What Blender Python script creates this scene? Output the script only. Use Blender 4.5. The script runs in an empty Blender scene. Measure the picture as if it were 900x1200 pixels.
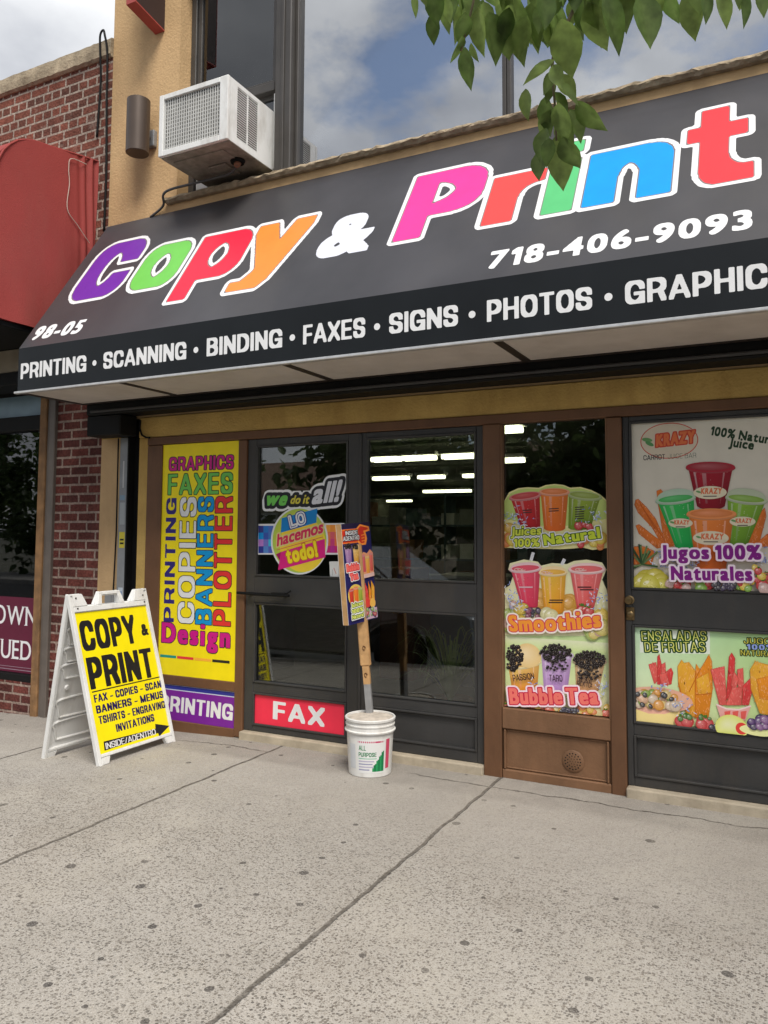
import bpy, bmesh, math, random
import numpy as np
from mathutils import Matrix, Vector
random.seed(7)
rng = np.random.default_rng(7)
SC = bpy.context.scene
COL = SC.collection

# ------------------------------------------------------------------ camera
F_PX, CY_PX = 927.34, 559.13
YAW, PITCH, ROLL = math.radians(27.017), math.radians(4.052), math.radians(-.274)
CAM = np.array([1.7199, -4.8150, 1.5])
def cam_axes():
    f = np.array([-math.sin(YAW)*math.cos(PITCH), math.cos(YAW)*math.cos(PITCH), math.sin(PITCH)])
    r = np.array([math.cos(YAW), math.sin(YAW), 0.]); d = np.cross(f, r)
    c, s = math.cos(ROLL), math.sin(ROLL)
    return np.array([c*r+s*d, -s*r+c*d, f])
AX = cam_axes()
cd = bpy.data.cameras.new('camera'); cam = bpy.data.objects.new('camera', cd); COL.objects.link(cam)
R3 = Matrix([[AX[0][i], -AX[1][i], -AX[2][i]] for i in range(3)])
cam.matrix_world = Matrix.Translation(Vector(CAM)) @ R3.to_4x4()
cd.sensor_fit = 'HORIZONTAL'; cd.sensor_width = 36.; cd.lens = 36.*F_PX/900.
cd.shift_y = -(600-CY_PX)/900.; cd.clip_start = .05; cd.clip_end = 2000
SC.camera = cam

# ------------------------------------------------------------------ world, sun, exposure
SUN_EL, SUN_AZ = math.radians(54), math.radians(138)      # azimuth from +Y clockwise
W = bpy.data.worlds.new('World'); SC.world = W; W.use_nodes = True
nt = W.node_tree; nt.nodes.clear()
def wn(t, **k):
    n = nt.nodes.new(t)
    for a, b in k.items(): setattr(n, a, b)
    return n
sky = wn('ShaderNodeTexSky', sky_type='NISHITA', sun_disc=False, sun_elevation=SUN_EL, sun_rotation=SUN_AZ)
tc = wn('ShaderNodeTexCoord'); mp = wn('ShaderNodeMapping')
mp.inputs['Location'].default_value = (.93, 0.35, 1.4); mp.inputs['Scale'].default_value = (1., 1., 1.7)
n1 = wn('ShaderNodeTexNoise'); n1.inputs['Scale'].default_value = 3.1; n1.inputs['Detail'].default_value = 9; n1.inputs['Roughness'].default_value = .58
cr = wn('ShaderNodeValToRGB'); cr.color_ramp.elements[0].position = .39; cr.color_ramp.elements[1].position = .49; cr.color_ramp.elements[0].color = (.12, .12, .12, 1)
n2 = wn('ShaderNodeTexNoise'); n2.inputs['Scale'].default_value = 5.; n2.inputs['Detail'].default_value = 6
cr2 = wn('ShaderNodeValToRGB'); cr2.color_ramp.elements[0].position = .3; cr2.color_ramp.elements[1].position = .72
cr2.color_ramp.elements[0].color = (3.6, 3.75, 4.1, 1); cr2.color_ramp.elements[1].color = (7.0, 7.1, 7.2, 1)
mx = wn('ShaderNodeMix', data_type='RGBA'); bg = wn('ShaderNodeBackground'); bg.inputs['Strength'].default_value = .1
wo = wn('ShaderNodeOutputWorld')
L = nt.links.new
L(tc.outputs['Generated'], mp.inputs['Vector']); L(mp.outputs[0], n1.inputs['Vector']); L(mp.outputs[0], n2.inputs['Vector'])
L(n1.outputs['Fac'], cr.inputs[0]); L(n2.outputs['Fac'], cr2.inputs[0]); L(cr.outputs[0], mx.inputs[0])
L(sky.outputs[0], mx.inputs[6]); L(cr2.outputs[0], mx.inputs[7]); L(mx.outputs[2], bg.inputs[0]); L(bg.outputs[0], wo.inputs[0])
sl = bpy.data.lights.new('sun', 'SUN'); sl.energy = 2.5; sl.angle = math.radians(26); sl.color = (1, .95, .88)
so = bpy.data.objects.new('sun', sl); COL.objects.link(so)
sd = Vector((math.sin(SUN_AZ)*math.cos(SUN_EL), math.cos(SUN_AZ)*math.cos(SUN_EL), math.sin(SUN_EL)))
so.rotation_euler = sd.to_track_quat('Z', 'Y').to_euler(); so.location = (0, -10, 20)
SC.view_settings.view_transform = 'Standard'; SC.view_settings.look = 'None'; SC.view_settings.gamma = 1
SC.view_settings.use_curve_mapping = False; SC.view_settings.exposure = .68
SC.cycles.max_bounces = 10; SC.cycles.transparent_max_bounces = 12
try: SC.cycles.use_denoising = True
except Exception: pass

# ------------------------------------------------------------------ helpers: planes
class Plane:
    """A flat face in the scene: origin, unit u (right) and v (up)."""
    def __init__(s, o, u, v):
        s.o = np.array(o, float); s.u = np.array(u, float); s.u /= np.linalg.norm(s.u)
        s.v = np.array(v, float); s.v /= np.linalg.norm(s.v); s.n = np.cross(s.u, s.v); s.n /= np.linalg.norm(s.n)
    def at(s, px, py):              # photograph point -> (u, v) on this plane
        d = AX.T @ np.array([(px-450)/F_PX, (py-CY_PX)/F_PX, 1.])
        t = ((s.o-CAM)@s.n)/(d@s.n); p = CAM+t*d-s.o
        k = np.linalg.lstsq(np.stack([s.u, s.v], 1), p, rcond=None)[0]
        return float(k[0]), float(k[1])
    def zoom(s, x0, y0, sc): return lambda a, b: s.at(x0+a/sc, y0+b/sc)

# ------------------------------------------------------------------ helpers: materials
def srgb(r, g, b):
    f = lambda c: (c/255/12.92) if c <= 10 else ((c/255+.055)/1.055)**2.4
    return (f(r), f(g), f(b))
MATS = {}
def mat(name, base, rough=.6, metal=0., var=.12, scale=6., bump=0., bscale=40., spec=.4, dirt=None, dirt_amt=.0, dscale=1.5):
    m = bpy.data.materials.new(name); m.use_nodes = True; t = m.node_tree; N = t.nodes; K = t.links.new
    p = N['Principled BSDF']; p.inputs['Roughness'].default_value = rough; p.inputs['Metallic'].default_value = metal
    p.inputs['Specular IOR Level'].default_value = spec
    tc = N.new('ShaderNodeTexCoord'); n = N.new('ShaderNodeTexNoise'); n.inputs['Scale'].default_value = scale; n.inputs['Detail'].default_value = 6
    K(tc.outputs['Object'], n.inputs['Vector'])
    mr = N.new('ShaderNodeMapRange'); mr.inputs[1].default_value = .25; mr.inputs[2].default_value = .75
    mr.inputs[3].default_value = 1-var; mr.inputs[4].default_value = 1+var; K(n.outputs['Fac'], mr.inputs[0])
    mu = N.new('ShaderNodeMix'); mu.data_type = 'RGBA'; mu.blend_type = 'MULTIPLY'; mu.inputs[0].default_value = 1
    mu.inputs[6].default_value = (*base, 1); K(mr.outputs[0], mu.inputs[7])
    out = mu.outputs[2]
    if dirt:
        d = N.new('ShaderNodeTexNoise'); d.inputs['Scale'].default_value = dscale; d.inputs['Detail'].default_value = 9; d.inputs['Roughness'].default_value = .7
        mpn = N.new('ShaderNodeMapping'); mpn.inputs['Scale'].default_value = (1, 1, .35); K(tc.outputs['Object'], mpn.inputs[0]); K(mpn.outputs[0], d.inputs['Vector'])
        dr = N.new('ShaderNodeMapRange'); dr.inputs[1].default_value = .48; dr.inputs[2].default_value = .72; dr.inputs[4].default_value = dirt_amt
        K(d.outputs['Fac'], dr.inputs[0])
        dm = N.new('ShaderNodeMix'); dm.data_type = 'RGBA'; K(dr.outputs[0], dm.inputs[0]); K(out, dm.inputs[6]); dm.inputs[7].default_value = (*dirt, 1)
        out = dm.outputs[2]
    K(out, p.inputs['Base Color'])
    if bump:
        b = N.new('ShaderNodeBump'); b.inputs['Strength'].default_value = bump; b.inputs['Distance'].default_value = .01
        bn = N.new('ShaderNodeTexNoise'); bn.inputs['Scale'].default_value = bscale; bn.inputs['Detail'].default_value = 5
        K(tc.outputs['Object'], bn.inputs['Vector']); K(bn.outputs['Fac'], b.inputs['Height']); K(b.outputs[0], p.inputs['Normal'])
    MATS[name] = m
    return m
def print_mat(name, rough=.42, spec=.35):
    m = bpy.data.materials.new(name); m.use_nodes = True; t = m.node_tree; N = t.nodes; K = t.links.new
    p = N['Principled BSDF']; p.inputs['Roughness'].default_value = rough; p.inputs['Specular IOR Level'].default_value = spec
    a = N.new('ShaderNodeAttribute'); a.attribute_name = 'ink'
    n = N.new('ShaderNodeTexNoise'); n.inputs['Scale'].default_value = 9; n.inputs['Detail'].default_value = 5
    tc = N.new('ShaderNodeTexCoord'); K(tc.outputs['Object'], n.inputs['Vector'])
    mr = N.new('ShaderNodeMapRange'); mr.inputs[1].default_value = .3; mr.inputs[2].default_value = .7; mr.inputs[3].default_value = .92; mr.inputs[4].default_value = 1.0
    K(n.outputs['Fac'], mr.inputs[0])
    mu = N.new('ShaderNodeMix'); mu.data_type = 'RGBA'; mu.blend_type = 'MULTIPLY'; mu.inputs[0].default_value = 1
    K(a.outputs['Color'], mu.inputs[6]); K(mr.outputs[0], mu.inputs[7]); K(mu.outputs[2], p.inputs['Base Color'])
    return m
def glass_mat(name, refl, tint=(.8, .82, .8), wav=.0):
    m = bpy.data.materials.new(name); m.use_nodes = True; t = m.node_tree; N = t.nodes; K = t.links.new; N.clear()
    o = N.new('ShaderNodeOutputMaterial'); x = N.new('ShaderNodeMixShader'); tr = N.new('ShaderNodeBsdfTransparent'); g = N.new('ShaderNodeBsdfGlossy')
    tr.inputs[0].default_value = (*tint, 1); g.inputs['Roughness'].default_value = .008; g.inputs[0].default_value = (.95, .97, 1, 1)
    fr = N.new('ShaderNodeFresnel'); fr.inputs['IOR'].default_value = 1.5
    ma = N.new('ShaderNodeMath'); ma.operation = 'ADD'; ma.use_clamp = True; ma.inputs[1].default_value = refl; K(fr.outputs[0], ma.inputs[0])
    K(ma.outputs[0], x.inputs[0]); K(tr.outputs[0], x.inputs[1]); K(g.outputs[0], x.inputs[2]); K(x.outputs[0], o.inputs[0])
    if wav:
        b = N.new('ShaderNodeBump'); b.inputs['Strength'].default_value = wav; b.inputs['Distance'].default_value = .02
        n = N.new('ShaderNodeTexNoise'); n.inputs['Scale'].default_value = 1.3; tc = N.new('ShaderNodeTexCoord')
        K(tc.outputs['Object'], n.inputs['Vector']); K(n.outputs['Fac'], b.inputs['Height']); K(b.outputs[0], g.inputs['Normal'])
    return m
def emit_mat(name, col, s):
    m = bpy.data.materials.new(name); m.use_nodes = True; p = m.node_tree.nodes['Principled BSDF']
    p.inputs['Emission Color'].default_value = (*col, 1); p.inputs['Emission Strength'].default_value = s
    return m
def brick_mat(name, c1, c2, mortar, bw=.225, bh=.082, squash=.5, sqf=2, ms=.011, dirt_amt=.5):
    m = bpy.data.materials.new(name); m.use_nodes = True; t = m.node_tree; N = t.nodes; K = t.links.new; p = N['Principled BSDF']
    p.inputs['Roughness'].default_value = .9; p.inputs['Specular IOR Level'].default_value = .15
    tc = N.new('ShaderNodeTexCoord'); sx = N.new('ShaderNodeSeparateXYZ'); cx = N.new('ShaderNodeCombineXYZ'); K(tc.outputs['Object'], sx.inputs[0])
    ad = N.new('ShaderNodeMath'); K(sx.outputs[0], ad.inputs[0]); K(sx.outputs[1], ad.inputs[1]); K(ad.outputs[0], cx.inputs[0]); K(sx.outputs[2], cx.inputs[1])
    wob = N.new('ShaderNodeTexNoise'); wob.inputs['Scale'].default_value = 14; K(tc.outputs['Object'], wob.inputs['Vector'])
    va = N.new('ShaderNodeVectorMath'); va.operation = 'MULTIPLY_ADD'; va.inputs[1].default_value = (.012, .008, 0); K(wob.outputs['Color'], va.inputs[0]); K(cx.outputs[0], va.inputs[2])
    b = N.new('ShaderNodeTexBrick'); K(va.outputs[0], b.inputs['Vector']); b.inputs['Scale'].default_value = 1
    b.inputs['Brick Width'].default_value = bw; b.inputs['Row Height'].default_value = bh+.0; b.inputs['Mortar Size'].default_value = ms; b.inputs['Mortar Smooth'].default_value = .25
    b.inputs['Bias'].default_value = 0; b.offset = .5; b.squash = squash; b.squash_frequency = sqf
    b.inputs['Color1'].default_value = (*c1, 1); b.inputs['Color2'].default_value = (*c2, 1); b.inputs['Mortar'].default_value = (*mortar, 1)
    n = N.new('ShaderNodeTexNoise'); n.inputs['Scale'].default_value = 2.2; n.inputs['Detail'].default_value = 8; n.inputs['Roughness'].default_value = .7; K(tc.outputs['Object'], n.inputs['Vector'])
    mr = N.new('ShaderNodeMapRange'); mr.inputs[1].default_value = .3; mr.inputs[2].default_value = .7; mr.inputs[3].default_value = .6; mr.inputs[4].default_value = 1.35; K(n.outputs['Fac'], mr.inputs[0])
    n3 = N.new('ShaderNodeTexNoise'); n3.inputs['Scale'].default_value = 55; n3.inputs['Detail'].default_value = 4; K(tc.outputs['Object'], n3.inputs['Vector'])
    mr3 = N.new('ShaderNodeMapRange'); mr3.inputs[1].default_value = .3; mr3.inputs[2].default_value = .7; mr3.inputs[3].default_value = .7; mr3.inputs[4].default_value = 1.25; K(n3.outputs['Fac'], mr3.inputs[0])
    mm = N.new('ShaderNodeMath'); mm.operation = 'MULTIPLY'; K(mr.outputs[0], mm.inputs[0]); K(mr3.outputs[0], mm.inputs[1])
    mu = N.new('ShaderNodeMix'); mu.data_type = 'RGBA'; mu.blend_type = 'MULTIPLY'; mu.inputs[0].default_value = 1; K(b.outputs['Color'], mu.inputs[6]); K(mm.outputs[0], mu.inputs[7])
    # old cement smeared over the joints in patches
    d = N.new('ShaderNodeTexNoise'); d.inputs['Scale'].default_value = 3.3; d.inputs['Detail'].default_value = 10; d.inputs['Roughness'].default_value = .75; K(va.outputs[0], d.inputs['Vector'])
    dr = N.new('ShaderNodeMapRange'); dr.inputs[1].default_value = .56; dr.inputs[2].default_value = .66; dr.inputs[4].default_value = dirt_amt; K(d.outputs['Fac'], dr.inputs[0])
    dm = N.new('ShaderNodeMix'); dm.data_type = 'RGBA'; K(dr.outputs[0], dm.inputs[0]); K(mu.outputs[2], dm.inputs[6]); dm.inputs[7].default_value = (*[c*.9 for c in mortar], 1)
    K(dm.outputs[2], p.inputs['Base Color'])
    bp = N.new('ShaderNodeBump'); bp.inputs['Strength'].default_value = .9; bp.inputs['Distance'].default_value = .012
    iv = N.new('ShaderNodeMath'); iv.operation = 'MULTIPLY_ADD'; iv.inputs[1].default_value = -1; K(b.outputs['Fac'], iv.inputs[0]); K(n3.outputs['Fac'], iv.inputs[2])
    K(iv.outputs[0], bp.inputs['Height']); K(bp.outputs[0], p.inputs['Normal'])
    return m

# ------------------------------------------------------------------ helpers: meshes and objects
def thing(name, label, cat, loc, group=None):
    o = bpy.data.objects.new(name, None); COL.objects.link(o); o.location = loc; o.empty_display_size = .1
    tag(o, label, cat, group); return o
def tag(o, label=None, cat=None, group=None, kind=None):
    if label: o['label'] = label
    if cat: o['category'] = cat
    if group: o['group'] = group
    if kind: o['kind'] = kind
    return o
def root_loc(p):
    while p is not None and p.parent is not None: p = p.parent
    return np.array(p.location) if p is not None else np.zeros(3)
class MB:
    """Collects shapes (world coordinates) into one mesh."""
    def __init__(s): s.bm = bmesh.new(); s.mi = 0
    def _f(s, vs):
        try: f = s.bm.faces.new(vs); f.material_index = s.mi; return f
        except ValueError: return None
    def box(s, x0, x1, y0, y1, z0, z1, bev=0., seg=1):
        r = bmesh.ops.create_cube(s.bm, size=1); vs = r['verts']
        for v in vs: v.co = Vector((x0+(v.co.x+.5)*(x1-x0), y0+(v.co.y+.5)*(y1-y0), z0+(v.co.z+.5)*(z1-z0)))
        fs = {f for v in vs for f in v.link_faces}
        for f in fs: f.material_index = s.mi
        if bev:
            es = list({e for v in vs for e in v.link_edges}); bmesh.ops.bevel(s.bm, geom=es, offset=bev, segments=seg, affect='EDGES', profile=.5)
        return s
    def quad(s, *ps): s._f([s.bm.verts.new(p) for p in ps]); return s
    def prism(s, pts, fn, h0, h1):
        """pts: 2D outline; fn(a, b, h) -> xyz."""
        A = [s.bm.verts.new(fn(a, b, h0)) for a, b in pts]; B = [s.bm.verts.new(fn(a, b, h1)) for a, b in pts]; n = len(pts)
        s._f(A[::-1]); s._f(B)
        for i in range(n): s._f([A[i], A[(i+1) % n], B[(i+1) % n], B[i]])
        return s
    def tube(s, path, r, n=10, caps=True):
        P = [Vector(p) for p in path]; m = len(P); rr = r if hasattr(r, '__len__') else [r]*m
        rings = []; up = None
        for i in range(m):
            t = (P[min(i+1, m-1)]-P[max(i-1, 0)]).normalized()
            if up is None: up = t.orthogonal().normalized()
            up = (up-t*up.dot(t)).normalized(); w = t.cross(up)
            rings.append([s.bm.verts.new(P[i]+float(rr[i])*(math.cos(2*math.pi*k/n)*up+math.sin(2*math.pi*k/n)*w)) for k in range(n)])
        for i in range(m-1):
            for k in range(n): s._f([rings[i][k], rings[i][(k+1) % n], rings[i+1][(k+1) % n], rings[i+1][k]])
        if caps: s._f(rings[0][::-1]); s._f(rings[-1])
        return s
    def lathe(s, c, prof, n=40, axis='z'):
        rings = []
        for r, h in prof:
            if axis == 'z': rings.append([s.bm.verts.new((c[0]+r*math.cos(2*math.pi*k/n), c[1]+r*math.sin(2*math.pi*k/n), c[2]+h)) for k in range(n)])
            else: rings.append([s.bm.verts.new((c[0]+r*math.cos(2*math.pi*k/n), c[1]-h, c[2]+r*math.sin(2*math.pi*k/n))) for k in range(n)])
        for i in range(len(rings)-1):
            for k in range(n): s._f([rings[i][k], rings[i][(k+1) % n], rings[i+1][(k+1) % n], rings[i+1][k]])
        if prof[0][0] > 1e-6: s._f(rings[0][::-1])
        if prof[-1][0] > 1e-6: s._f(rings[-1])
        return s
    def build(s, name, mats, parent=None, smooth=False, auto=False):
        bmesh.ops.remove_doubles(s.bm, verts=s.bm.verts, dist=1e-6)
        bmesh.ops.recalc_face_normals(s.bm, faces=s.bm.faces)
        off = root_loc(parent); me = bpy.data.meshes.new(name)
        for v in s.bm.verts: v.co -= Vector(off)
        s.bm.to_mesh(me); s.bm.free()
        for m in (mats if isinstance(mats, (list, tuple)) else [mats]): me.materials.append(m)
        if smooth: me.polygons.foreach_set('use_smooth', [True]*len(me.polygons))
        if auto:
            me.polygons.foreach_set('use_smooth', [True]*len(me.polygons)); me.set_sharp_from_angle(angle=math.radians(35))
        o = bpy.data.objects.new(name, me); COL.objects.link(o)
        if parent is not None: o.parent = parent
        return o

# ------------------------------------------------------------------ helpers: lettering (a bold face cut from the built-in font)
NPX = 160; PADL, WID, BASE, HGT = 48, 288, 80, 256      # raster window of one glyph, in pixels
_tri, _ras, _cel = {}, {}, {}
def glyph_tris(ch):
    if ch not in _tri:
        c = bpy.data.curves.new('g', 'FONT'); c.body = ch; c.size = 1; c.resolution_u = 5
        o = bpy.data.objects.new('g', c); COL.objects.link(o)
        dg = bpy.context.evaluated_depsgraph_get(); me = bpy.data.meshes.new_from_object(o.evaluated_get(dg))
        me.calc_loop_triangles()
        V = np.array([v.co[:2] for v in me.vertices]); T = np.array([t.vertices[:] for t in me.loop_triangles])
        bpy.data.objects.remove(o); bpy.data.curves.remove(c); bpy.data.meshes.remove(me)
        G_ = V[T] if len(T) else np.zeros((0, 3, 2))
        if ch == '1':                                               # give the figure one its flag
            xl, yt = V[:, 0].min(), V[:, 1].max(); a, b, c, d = (xl, yt), (xl, yt-.12), (xl-.13, yt-.22), (xl-.13, yt-.12)
            G_ = np.concatenate([G_, np.array([[a, b, c], [a, c, d]])])
        if ch in 'ij':                                              # lift the dot clear of the heavy stem
            up = G_[..., 1].min(1) > .52; G_[up, :, 1] += .07
        _tri[ch] = G_
    return _tri[ch]
def raster(ch):
    if ch not in _ras:
        A = np.zeros((HGT, WID), bool)
        for t in glyph_tris(ch):
            p = t*NPX+np.array([PADL, BASE]); lo = np.floor(p.min(0)).astype(int); hi = np.ceil(p.max(0)).astype(int)+1
            lo = np.maximum(lo, 0); hi = np.minimum(hi, [WID, HGT])
            if (hi <= lo).any(): continue
            X, Y = np.meshgrid(np.arange(lo[0], hi[0])+.5, np.arange(lo[1], hi[1])+.5)
            e = []
            for i in range(3):
                a, b = p[i], p[(i+1) % 3]; e.append((b[0]-a[0])*(Y-a[1])-(b[1]-a[1])*(X-a[0]))
            e = np.array(e); A[lo[1]:hi[1], lo[0]:hi[0]] |= ((e >= -1e-6).all(0) | (e <= 1e-6).all(0))
        _ras[ch] = A
    return _ras[ch]
def dilh(A, k):
    k = int(k)
    if k <= 0: return A
    c = np.cumsum(np.pad(A.astype(int), ((0, 0), (k+1, k))), 1); return (c[:, 2*k+1:]-c[:, :-(2*k+1)]) > 0
# a heavy grotesque drawn from strokes: skeletons in a box w wide and 1 high, inset by the half stroke (a, b)
def arc(cx, cy, rx, ry, t0, t1, n=40):
    t = np.radians(np.linspace(t0, t1, n)); e = .86
    c, s = np.cos(t), np.sin(t); return [(cx+rx*np.sign(x)*abs(x)**e, cy+ry*np.sign(y)*abs(y)**e) for x, y in zip(c, s)]
def skeleton(ch, a, b):
    """list of (points, stroke factor); capitals fill 0..w by 0..1."""
    W = dict(I=2*a, i=2*a, M=.90, W=1.0, O=.74, C=.72, G=.74, Q=.74, L=.58, E=.60, F=.57, T=.64, J=.55, P=.66, R=.70, B=.69, S=.67, Y=.72, V=.72, A=.76, X=.72, K=.71, N=.70, H=.69, U=.68, D=.70, o=.62, p=.62, y=.64, r=.44, n=.60, t=.42).get(ch, .60)
    x0, x1, y0, y1, m = a, W-a, b, 1-b, W/2; k = .82; S = []
    R = (y1-y0)*.36
    def bowl(xl, ya, yb, xr=x1): 
        ry = (ya-yb)/2; rx = min(ry*1.1, xr-xl); return [(xl, ya), (xr-rx, ya)]+arc(xr-rx, (ya+yb)/2, rx, ry, 90, -90)+[(xr-rx, yb), (xl, yb)]
    def ring(yb, yt, xl=x0, xr=x1):
        rx, ry = (xr-xl)/2, min((yt-yb)/2, .36*(yt-yb)+.05); c = (xl+xr)/2
        return arc(c, yt-ry, rx, ry, 0, 180)+arc(c, yb+ry, rx, ry, 180, 360)+[(xr, yt-ry)]
    def open_arc(cy, ry, yt, far, n=40, cx=None, rx=None):
        """arc from the open terminal at height yt (right side) round to angle far."""
        f = min(1., max(-1., (yt-cy)/ry)); t0 = math.degrees(math.asin(math.copysign(abs(f)**(1/.86), f)))
        return arc(m if cx is None else cx, cy, m-a if rx is None else rx, ry, t0, far, n)
    V = lambda x, p=y0, q=y1: ([(x, p), (x, q)], 1.)
    Hh = lambda y, p=x0, q=x1: ([(p, y), (q, y)], 1.)
    if ch == 'I': S = [V(x0)]
    elif ch == 'L': S = [V(x0), Hh(y0)]
    elif ch == 'E': S = [V(x0), Hh(y0), Hh(y1), Hh(.51, x0, x1-.03)]
    elif ch == 'F': S = [V(x0), Hh(y1), Hh(.49, x0, x1-.03)]
    elif ch == 'H': S = [V(x0), V(x1), Hh(.51)]
    elif ch == 'T': S = [V(m), Hh(y1)]
    elif ch == 'N': S = [V(x0), V(x1), ([(x0, y1), (x1, y0)], .9)]
    elif ch == 'M': S = [V(x0), V(x1), ([(x0, y1), (m, y0), (x1, y1)], .85)]
    elif ch == 'A': S = [([(a*k, b*k), (m-a*.12, 1-b*k)], k), ([(W-a*k, b*k), (m+a*.12, 1-b*k)], k), ([(.24*W, .30), (.76*W, .30)], .9)]
    elif ch == 'V': S = [([(a*k, 1-b*k), (m-a*.12, b*k)], k), ([(W-a*k, 1-b*k), (m+a*.12, b*k)], k)]
    elif ch == 'W': S = [([(a*.7, 1-b*k), (.27*W, b*k)], .7), ([(.27*W, b*k), (m, 1-b*k)], .7), ([(m, 1-b*k), (.73*W, b*k)], .7), ([(.73*W, b*k), (W-a*.7, 1-b*k)], .7)]
    elif ch == 'X': S = [([(a*k, b*k), (W-a*k, 1-b*k)], k), ([(a*k, 1-b*k), (W-a*k, b*k)], k)]
    elif ch == 'Y': S = [([(a*k, 1-b*k), (m, .42)], k), ([(W-a*k, 1-b*k), (m, .42)], k), V(m, y0, .42)]
    elif ch == 'K': S = [V(x0), ([(x0, .36), (W-a*k, 1-b*k)], k), ([(.42*W, .55), (W-a*k, b*k)], k)]
    elif ch in 'O0': S = [(ring(y0, y1), 1.)]
    elif ch == 'D': S = [V(x0), ([(x0, y1), (x1-(x1-x0)*.72, y1)]+arc(x1-(x1-x0)*.72, y1-.36, (x1-x0)*.72, .36-b*0, 90, 0)+arc(x1-(x1-x0)*.72, y0+.36, (x1-x0)*.72, .36, 0, -90)+[(x0, y0)], 1.)]
    elif ch == 'U': S = [([(x0, y1), (x0, y0+R)]+arc(m, y0+R, m-a, R, 180, 360)+[(x1, y1)], 1.)]
    elif ch == 'J': S = [([(x1, y1), (x1, y0+R)]+arc(m, y0+R, m-a, R, 360, 180), 1.)]
    elif ch in 'CG':
        yt, yb = max(y1-R, .60+b), min(y0+R, .40-b)
        S = [(open_arc(y1-R, R, yt, 180)+[(x0, y0+R)]+[(p, 1-q) for p, q in open_arc(y1-R, R, 1-yb if ch == 'C' else 1-y0-R, 180)[::-1]], 1.)]
        if ch == 'G': S += [V(x1, y0, .44), Hh(.44, m+.05, x1)]
    elif ch == 'P': S = [V(x0), (bowl(x0, y1, .40), 1.)]
    elif ch == 'R': S = [V(x0), (bowl(x0, y1, .44), 1.), ([(x1-a*.55-.06, .40), (x1, y0)], .96)]
    elif ch == 'B': S = [V(x0), (bowl(x0, y1, .525, x1-.03), 1.), (bowl(x0, .525, y0), 1.)]
    elif ch == 'S':
        r = (y1-.5)/2; yt = min(y1-.02, max(y1-r, .57+2*b)); up = open_arc(y1-r, r, yt, 270)
        S = [(up+[(W-p, 1-q) for p, q in up[::-1]], 1.)]
    elif ch == '1': S = [V(x1-.06), ([(x1-.06, y1), (x0+.02, y1-.2)], .85)]
    elif ch == '3':
        r = (y1-.5)/2; up = [(W-p, q) for p, q in open_arc(y1-r, r, max(y1-r, .58+b), 270)]
        S = [(up, 1.), ([(p, 1-q) for p, q in up], 1.)]
    elif ch == '4': S = [V(x1-.10), Hh(.27), ([(x1-.10, y1), (x0, .27)], .85)]
    elif ch == '5':
        r5 = (.60-y0)/2; lo = [(W-p, 1-q) for p, q in open_arc(1-(y0+r5), r5, max(1-(y0+r5), 1-(.46-2*b)), 300)]
        S = [Hh(y1, x0+.04), V(x0+.04, .48, y1), (lo, 1.)]
    elif ch in '69':
        P6 = [(x0, .34), (x0, y1-R)]+open_arc(y1-R, R, max(y1-R*.8, min(y1-.01, .60+2*b)), 180)[::-1]
        f6 = (lambda P: P) if ch == '6' else (lambda P: [(W-p, 1-q) for p, q in P])
        S = [(f6(ring(y0, .60)), 1.), (f6(P6), 1.)]
    elif ch == '7': S = [Hh(y1), ([(x1, y1), (.34*W, y0)], .95)]
    elif ch == '8': S = [(ring(.52, y1, x0+.02, x1-.02), 1.), (ring(y0, .52), 1.)]
    elif ch == '-': S = [([(a*.9, .38), (.38, .38)], 1.)]
    elif ch == '/': S = [([(a, b), (.40, 1-b)], .75)]
    elif ch == '!': S = [V(x0, .36), V(x0, y0, y0+.06)]
    elif ch == 'o': S = [(ring(y0, .74-b), 1.)]
    elif ch == 'p': S = [V(x0, -.28+b, .74-b), (ring(y0, .74-b), 1.)]
    elif ch == 'n': S = [V(x0, y0, .74-b), ([(x0, .74-b-.22)]+arc(m, .74-b-.24, m-a, .24, 150, 0)+[(x1, y0)], 1.)]
    elif ch == 'r': S = [V(x0, y0, .74-b), ([(x0, .74-b-.22)]+arc(x1, .74-b-.24, x1-x0, .24, 175, 88), 1.)]
    elif ch == 'i': S = [V(x0, y0, .74-b), V(x0, 1-b*.75, 1-b*.7)]
    elif ch == 't': S = [([(x0+.02, .96-b), (x0+.02, y0+.20)]+arc(x0+.02+.18, y0+.20, .18, .20, 180, 275), 1.), ([(x0-.1, .74-b), (W-a, .74-b)], .95)]
    elif ch == 'y': S = [([(a*k, .74-b), (m, y0+.02)], k), ([(W-a*k, .74-b), (m-.02, -.10), (m-.10, -.28+b), (x0-.02, -.28+b)], k)]
    else: S = [V(x0), Hh(y0), Hh(y1), V(x1)]
    return S
GS = .70
def skel_raster(ch, dx, dy):
    a, b = dx/GS, dy/GS; A = np.zeros((HGT, WID), bool)
    for P, k in skeleton(ch, a, b):
        L = np.zeros_like(A)
        for (xa, ya), (xb, yb) in zip(P, P[1:]):
            n = int(max(abs(xb-xa), abs(yb-ya))*GS*NPX*2)+2; t = np.linspace(0, 1, n)
            X = ((xa+(xb-xa)*t)*GS*NPX+PADL).astype(int); Y = ((ya+(yb-ya)*t)*GS*NPX-dy*NPX+BASE).astype(int); L[np.clip(Y, 0, HGT-1), np.clip(X, 0, WID-1)] = True
        L = dilh(L, round(dx*k*NPX)); A |= dilh(L.T, round(dy*min(1, k+.05)*NPX)).T
    return A
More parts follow.
